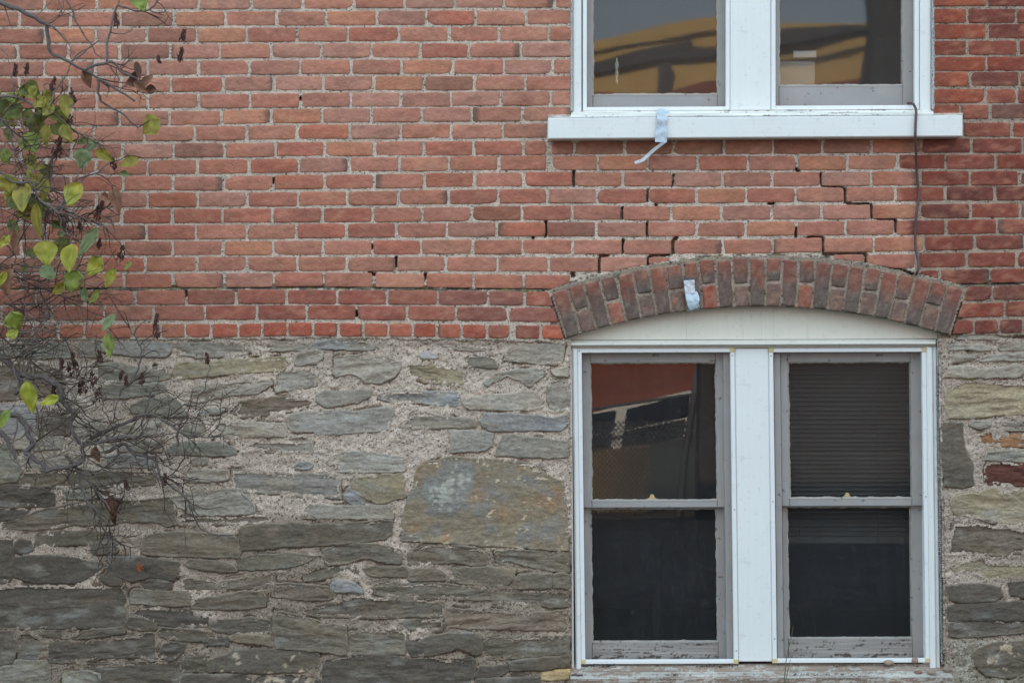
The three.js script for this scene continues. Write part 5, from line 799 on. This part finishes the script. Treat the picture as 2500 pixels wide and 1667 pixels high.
// [cx, cy, width, height, tip direction in degrees clockwise from down, colour, depth]
const leaves = [[346, 4, 56, 50, 10, 'g', 0.64], [366, 308, 56, 52, -55, 'o', 0.6], [58, 222, 30, 24, 60, 'k', 0.5], [100, 252, 40, 26, 40, 'o', 0.5], [160, 262, 34, 62, 10, 'o', 0.48], [36, 276, 50, 44, 30, 'k', 0.45], [86, 306, 48, 62, 20, 'k', 0.42], [75, 350, 56, 54, 25, 'g', 0.5], [150, 300, 26, 44, 0, 'o', 0.4],
  [200, 388, 44, 50, -18, 'b', 0.45], [255, 380, 30, 46, 70, 'o', 0.45], [312, 398, 28, 50, -60, 'o', 0.4], [306, 425, 16, 26, 80, 'b', 0.35], [222, 358, 24, 40, -40, 'b', 0.4], [200, 345, 20, 34, -50, 'k', 0.38], [18, 452, 44, 52, 10, 'o', 0.55], [60, 487, 50, 80, 12, 'o', 0.55], [92, 542, 32, 84, 6, 'o', 0.55], [107, 468, 24, 60, -10, 'o', 0.5], [182, 477, 52, 60, -20, 'y', 0.5], [115, 420, 34, 36, 30, 'k', 0.4], [88, 408, 22, 54, 80, 'o', 0.42], [70, 425, 20, 40, -10, 'o', 0.5],
  [140, 550, 22, 32, 60, 'k', 0.4], [150, 570, 18, 28, -60, 'b', 0.36], [218, 592, 34, 76, -30, 'b', 0.42], [113, 620, 56, 62, 10, 'y', 0.5], [172, 633, 48, 68, -8, 'y', 0.5], [117, 665, 38, 54, 60, 'b', 0.45], [177, 690, 50, 58, -15, 'g', 0.45], [233, 652, 44, 54, -30, 'y', 0.42], [267, 680, 28, 50, -25, 'y', 0.4], [142, 706, 28, 38, -50, 'o', 0.4], [206, 722, 20, 38, 0, 'b', 0.4], [228, 726, 16, 40, -35, 'g', 0.38], [35, 786, 50, 48, 15, 'g', 0.45], [30, 816, 32, 24, 40, 'y', 0.44],
  [262, 790, 22, 54, -35, 'b', 0.36], [268, 845, 33, 60, 3, 'g', 0.36], [310, 650, 12, 28, -30, 'g', 0.36], [8, 590, 22, 40, -40, 'y', 0.5], [4, 682, 20, 40, -25, 'y', 0.5], [72, 972, 46, 78, 5, 'y', 0.4], [122, 980, 28, 46, -65, 'y', 0.4], [8, 1025, 26, 52, -30, 'g', 0.4], [150, 600, 40, 40, 20, 'k', 0.38], [20, 330, 24, 36, 10, 'k', 0.44], [10, 300, 30, 30, 50, 'k', 0.42], [75, 620, 22, 30, 30, 'k', 0.36], [60, 655, 20, 24, 10, 'k', 0.34],
  [284, 492, 32, 64, 10, 'd', 0.42], [262, 482, 20, 34, 70, 'd', 0.42], [20, 690, 46, 70, -20, 'd', 0.45], [34, 590, 22, 56, 0, 'd', 0.46], [275, 1240, 30, 58, 5, 'd', 0.24], [290, 1235, 18, 36, -15, 'x', 0.24], [238, 1110, 26, 40, 10, 'd', 0.25], [212, 193, 28, 42, 20, 'd', 0.66], [338, 178, 18, 56, 15, 'x', 0.66], [350, 205, 20, 56, -40, 'd', 0.65], [322, 190, 16, 52, -50, 'x', 0.64], [345, 215, 18, 44, 50, 'd', 0.66], [330, 205, 22, 50, 65, 'x', 0.65], [280, 1268, 16, 30, 0, 'x', 0.24], [362, 222, 24, 34, -70, 'x', 0.64]];
for (let i = 0; i < 34; i++) { const up = i < 20; leaves.push([rr(-25, up ? 165 : 120), up ? rr(215, 350) : rr(380, 560), rr(24, 46), rr(30, 56), rr(-40, 60), pick(['o', 'k', 'o', 'k', 'g']), rr(0.35, 0.5)]); }
leaves.forEach(([cx, cy, w, h, a, c, z], i) => {
  const dry = c === 'd' || c === 'x', k = S * (D - z) / D, g = leafGeo(w * k, h * k, dry ? 0.9 : rr(0.1, 0.6), dry ? rr(-0.4, 0.5) : rr(-0.3, 0.35), i * 3.1, ...LC[c]);
  g.translate(0, h * k * 0.5, 0); const m = mesh(dry ? 'dry_leaf' : 'leaf', g, dry ? dryM : leafM, shrub), p = P(cx, cy, z); m.position.set(...p); m.rotation.set(rr(-0.3, 0.2), rr(-0.35, 0.35), a * Math.PI / 180 * -1 * -1);
  if (!dry) { let bp = null, bd = 130; for (const b of br) for (const v of b) { const d2 = Math.hypot(v[0] - cx, v[1] - (cy - h * 0.5)); if (d2 < bd) { bd = d2; bp = v; } } if (bp && bd > 12) { const up = new THREE.Vector3(0, h * k * 0.5 + 0.02, -0.008).applyEuler(m.rotation), e0 = [p[0] + up.x, p[1] + up.y, p[2] + up.z], e1 = P(...bp); mesh('branchlet', tube([e0, [mix(e0[0], e1[0], 0.4) + rr(-0.01, 0.01), mix(e0[1], e1[1], 0.4) + rr(0, 0.02), mix(e0[2], e1[2], 0.4)], [mix(e0[0], e1[0], 0.7) + rr(-0.008, 0.008), mix(e0[1], e1[1], 0.7) + rr(-0.005, 0.012), mix(e0[2], e1[2], 0.7)], e1], 0.0012, 0.0021, 5, 3), twigM, shrub); }
    const st = new THREE.Vector3(0, h * k * 0.5, 0).applyEuler(m.rotation); const q = [p[0] + st.x, p[1] + st.y, p[2] + st.z]; const s2 = tube([[0, h * k * 0.5, 0], [rr(-0.006, 0.006), h * k * 0.5 + 0.012, -0.004], [rr(-0.012, 0.012), h * k * 0.5 + 0.026, -0.012]], 0.0009, 0.0011, 4, 2); mesh('stalk', s2, twigM, m); }
});
{ // the rest of the bush goes on beyond, a dense mass of leaves
  const gs = []; for (let i = 0; i < 900; i++) { const h = rr(0.05, 0.09), g = leafGeo(h * 0.75, h, rr(0.1, 0.5), rr(-0.2, 0.3), i, ...LC[pick(['o', 'k', 'g', 'k'])]); g.rotateX(rr(-1, 1)); g.rotateY(rr(-1, 1)); g.rotateZ(rr(-1, 1)); const t = rnd(); g.translate(-2.32 - Math.pow(rnd(), 0.7) * 0.9, rr(-1.3, 1.7), rr(0.12, 1.0)); gs.push(g); }
  kind(mesh('foliage', mergeGeometries(gs), leafM, shrub), 'stuff');
  for (let i = 0; i < 6; i++) { const x = -2.4 - i * 0.1; mesh('branch', tube([[x - 0.2, -1.5, 0.5], [x - 0.1, -0.6, 0.45 + 0.05 * i], [x, 0.3, 0.4], [x + 0.05, 1.5, 0.5]], 0.016, 0.006, 7, 5), barkM, shrub); }
}
{ // dry seed heads: upright clusters of pointed capsules
  const heads = [...[[500, 290, 60], [600, 250, 90], [625, 330, 90], [650, 500, 60], [760, 420, 110], [780, 560, 110], [820, 235, 70], [985, 385, 50], [1030, 430, 50], [1160, 410, 80], [430, 520, 70], [1700, 250, 60], [1340, 1245, 70], [1045, 1285, 60], [700, 470, 90], [560, 340, 80], [950, 1490, 70]].map(([x, y, s]) => [x / 3.357, 800 + y / 3.357, s / 3.357, 0.27]), ...[[1275, 1270, 60], [1285, 1370, 80], [980, 730, 90], [790, 400, 80], [650, 500, 60], [530, 500, 60], [800, 650, 60], [820, 340, 60]].map(([x, y, s]) => [x / 3.357, 400 + y / 3.357, s / 3.357, 0.34]), ...[[420, 690, 80], [600, 780, 90], [560, 1000, 110], [460, 1180, 120], [120, 570, 70], [1470, 440, 80], [960, 160, 80], [1300, 480, 40], [1490, 280, 70], [460, 1230, 90], [210, 560, 60], [940, 1340, 60]].map(([x, y, s]) => [x / 3.357, y / 3.357, s / 3.357, 0.42])];
  for (const [x, y, s00, z] of heads) { const s = s00 * 1.25, gs = [], ax = rr(-0.3, 0.3); for (let i = 0; i < 26; i++) { const t = rnd(), q = new THREE.OctahedronGeometry(1, 0); q.scale(2.1 * S, 6 * S * rr(0.7, 1.2), 2.1 * S); q.rotateZ(rr(-0.7, 0.7)); const sp = s * 0.24 * (1 - 0.5 * t); q.translate((rr(-1, 1) * sp + ax * t * s) * S, (t - 0.5) * s * S, rr(-1, 1) * sp * S); gs.push(q); } gs.push(tube([[0, -s * 0.7 * S, 0], [ax * s * 0.3 * S, 0, 0], [ax * s * S, s * 0.5 * S, 0]], 0.0016, 0.001, 4, 2).toNonIndexed()); const m = mesh('seed_head', mergeGeometries(gs), seedM, shrub); m.position.set(...P(x, y, z)); }
}
// ------------------------------------------------------------ ground, grass
const gy = (x, z) => -1.47 - 0.052 * Math.max(0, z - 3) + 0.03 * N3(x * 0.6, z * 0.6) - 0.02 * Math.max(0, z);
{
  const n = 120, pos = [], uv = [], idx = [], col = [];
  for (let j = 0; j <= n; j++) for (let i = 0; i <= n; i++) { const x = (i / n - 0.5) * 90, z = -0.1 + Math.pow(j / n, 1.6) * 60; pos.push(x, Math.max(gy(x, z), -4), z); uv.push(x, z); const g = N3(x * 0.8, z * 0.8, 3); col.push(...(z > 2.4 && z < 13 ? scl([0.085, 0.084, 0.082], 1 + 0.25 * g) : mix3([0.05, 0.042, 0.032], [0.05, 0.07, 0.025], sst(-0.2, 0.3, g)))); }
  for (let j = 0; j < n; j++) for (let i = 0; i < n; i++) { const a = j * (n + 1) + i; idx.push(a, a + n + 1, a + 1, a + 1, a + n + 1, a + n + 2); }
  kind(mesh('ground', geoFrom(pos, idx, uv, col), SM({ vertexColors: true, roughness: 1, map: mortarMap })), 'structure');
}
function blade(x, y, z, h, lean, w, c, bendz = 0) { const n = 7, pos = [], idx = [], col = []; for (let j = 0; j <= n; j++) { const t = j / n, cx = x + lean * t * t * h, cy = y + h * t * (1 - 0.15 * t * Math.abs(lean)), ww = w * (1 - t * 0.95); pos.push(cx - ww, cy, z + bendz * t * t, cx + ww, cy, z + bendz * t * t + 0.3 * ww); col.push(...c, ...c); } for (let j = 0; j < n; j++) { const a = j * 2; idx.push(a, a + 1, a + 2, a + 1, a + 3, a + 2); } return geoFrom(pos, idx, null, col); }
{
  const gs = []; for (let i = 0; i < 900; i++) { const x = rr(-3.2, 3.2), z = Math.pow(rnd(), 1.5) * 2.2 + 0.06; gs.push(blade(x, gy(x, z), z, rr(0.02, 0.075), rr(-0.8, 0.8), rr(0.001, 0.0022), rnd() < 0.3 ? A(150, 140, 70) : A(92, 112, 56))); }
  const gr = mesh('grass', mergeGeometries(gs), SM({ vertexColors: true, roughness: 0.8 })); tag(gr, 'thin short grass at the foot of the stone wall', 'grass'); kind(gr, 'stuff');
  const tuft = group('grass_tuft', null, 'small green tuft with a yellowed blade at the foot of the stones', 'grass tuft');
  for (const [px, h, l, c] of [[110, 0.15, -0.4, A(96, 122, 56)], [125, 0.17, -0.1, A(120, 136, 62)], [138, 0.19, 0.2, A(110, 130, 60)], [146, 0.18, 0.5, A(128, 138, 60)], [150, 0.17, 1.3, A(190, 160, 60)], [132, 0.21, 0.15, A(120, 116, 84)], [100, 0.13, -0.9, A(104, 124, 60)], [160, 0.15, 0.8, A(110, 132, 64)]]) { const p = P(px, 1720, 0.12); mesh('blade', blade(p[0], gy(p[0], 0.12), 0.12, h, l, 0.0022, c), SM({ vertexColors: true, roughness: 0.8 }), tuft); }
  const tall = group('tall_grass', null, 'tall thin grass stem standing before the lower right pane', 'grass stem');
  const gm = SM({ color: C(0.12, 0.12, 0.06), roughness: 0.8 }), p0 = P(1908, 1720, 0.12);
  mesh('stem', tube([[p0[0], gy(p0[0], 0.12), 0.12], P(1916, 1660, 0.12), P(1922, 1600, 0.11), P(1932, 1560, 0.1), P(1938, 1528, 0.1)], 0.0034, 0.0008, 5, 5), gm, tall); mesh('blade', tube([[p0[0], gy(p0[0], 0.12), 0.12], P(1918, 1668, 0.12), P(1926, 1630, 0.12), P(1931, 1608, 0.12)], 0.003, 0.0008, 5, 4), gm, tall);
  const li = []; for (let i = 0; i < 40; i++) { const a = rr(0, 6.28), r = rr(2, 12); li.push(tube([P(340 + rr(-4, 4), 1390 + rr(-8, 5), 0.03), P(340 + Math.cos(a) * r * 0.6, 1386 + Math.sin(a) * r, 0.036), P(340 + Math.cos(a) * r + 2, 1384 + Math.sin(a) * r * 1.1, 0.04)], 0.0011, 0.0006, 4, 2)); }
  const tuftO = mesh('lichen_tuft', mergeGeometries(li), SM({ color: CA(186, 110, 70), roughness: 0.9 })); tag(tuftO, 'small orange tuft clinging to a dark stone', 'lichen'); kind(tuftO, 'thing');
}
// ------------------------------------------------------------ across the street, out of the frame but mirrored in the panes
{
  const poly = (pts, z, th) => { const s2 = new THREE.Shape(pts.map(([x, y]) => { const q = Q(x, y, z); return new THREE.Vector2(q[0], q[1]); })); const g = new THREE.ExtrudeGeometry(s2, { depth: th, bevelEnabled: false }); g.translate(0, 0, z); return g; };
  const yel = SM({ color: C(0.62, 0.43, 0.15), roughness: 0.85, map: siding }), redM = SM({ color: C(0.27, 0.075, 0.04), roughness: 0.9, map: siding }), dk = SM({ color: C(0.05, 0.05, 0.055), roughness: 0.8 }), wh = SM({ color: C(0.7, 0.7, 0.68), roughness: 0.6 });
  const h1 = group('clapboard_house', null, 'sunlit yellow house with red lower storey mirrored in the window panes', 'house');
  mesh('upper_storey', poly([[900, 176], [1446, 96], [1753, 42], [1900, 50], [2130, 52], [2132, 240], [900, 300]], 14, 6), yel, h1);
  mesh('eaves_board', poly([[1440, 148], [1540, 122], [1690, 92], [1695, 104], [1760, 102], [1760, 118], [1600, 146], [1440, 176]], 13.9, 0.09), dk, h1); mesh('porch_roof', poly([[1890, 62], [2130, 58], [2130, 74], [2000, 90], [1890, 100]], 13.85, 0.1), dk, h1);
  mesh('post', poly([[1612, 150], [1638, 146], [1636, 240], [1608, 240]], 13.8, 0.15), dk, h1);
  for (const [a, b, c] of [[1440, 116, 70], [1890, 130, 120]]) mesh('trim_line', poly([[a, b], [a + 330, c], [a + 330, c + 3], [a, b + 3]], 13.95, 0.04), dk, h1);
  mesh('lower_storey', poly([[900, 300], [1440, 236], [1640, 208], [1740, 196], [2132, 186], [2132, 890], [1700, 900], [1690, 1000], [900, 1130]], 13.6, 5), redM, h1);
  mesh('window_frame', poly([[1380, 1026], [1520, 992], [1690, 955], [1690, 1062], [1530, 1094], [1380, 1110]], 13.5, 0.09), wh, h1);
  for (const q of [[[1390, 1022], [1506, 1003], [1500, 1048], [1390, 1062]], [[1534, 1000], [1686, 964], [1680, 1014], [1528, 1044]], [[1390, 1072], [1496, 1056], [1492, 1090], [1390, 1098]], [[1524, 1054], [1676, 1026], [1670, 1062], [1520, 1086]]]) mesh('dark_pane', poly(q, 13.44, 0.05), SM({ color: C(0.02, 0.024, 0.03), roughness: 0.15 }), h1);
  const yw = mesh('low_wall', poly([[900, 1140], [1440, 1104], [1590, 1086], [1585, 1256], [900, 1256]], 13.3, 0.25), SM({ color: C(0.50, 0.36, 0.16), roughness: 0.9, map: siding })); tag(yw, 'low ochre wall behind the chain-link fence, mirrored in a pane', 'low wall'); kind(yw, 'thing');
  const fence = group('chain_link_fence', null, 'wire mesh fence with a leaning dark post mirrored in a pane', 'fence'), fm = SM({ color: C(0.06, 0.06, 0.06), roughness: 0.6 });
  const fz = 12.9, a = Q(1380, 1010, fz), b = Q(1800, 950, fz), bot = Q(1380, 1330, fz)[1];
  mesh('top_rail', tube([[a[0] - 2, a[1] - 0.28, fz], a, b, [b[0] + 1.5, b[1] + 0.2, fz]], 0.02, 0.02, 7, 3), fm, fence); mesh('post', tube([Q(1660, 1300, fz), Q(1680, 1100, fz), Q(1700, 962, fz)], 0.05, 0.05, 8, 3), fm, fence);
  const ws = []; for (let i = 0; i < 70; i++) for (const d of [-1, 1]) { const x = a[0] - 1.2 + i * 0.06, x2 = x + d * 1.3; const g = new THREE.BoxGeometry(0.013, Math.hypot(1.3, 1.5), 0.008); g.rotateZ(-d * Math.atan2(1.3, 1.5)); g.translate((x + x2) / 2, bot + 0.8, fz + d * 0.004); ws.push(g); }
  kind(mesh('wire_mesh', mergeGeometries(ws), fm, fence), 'stuff');
  const blk = mesh('dark_house', mergeGeometries([poly([[2138, -400], [2900, -400], [2900, 900], [2138, 900]], 13, 0.5), poly([[1715, 860], [2700, 830], [2700, 1330], [1712, 1330]], 12, 0.4)]), SM({ color: C(0.055, 0.045, 0.042), roughness: 0.9, map: siding })); tag(blk, 'dark clad building beside the yellow house, mirrored in the panes', 'house');
}
console.log('end');
renderer.render(scene, camera);
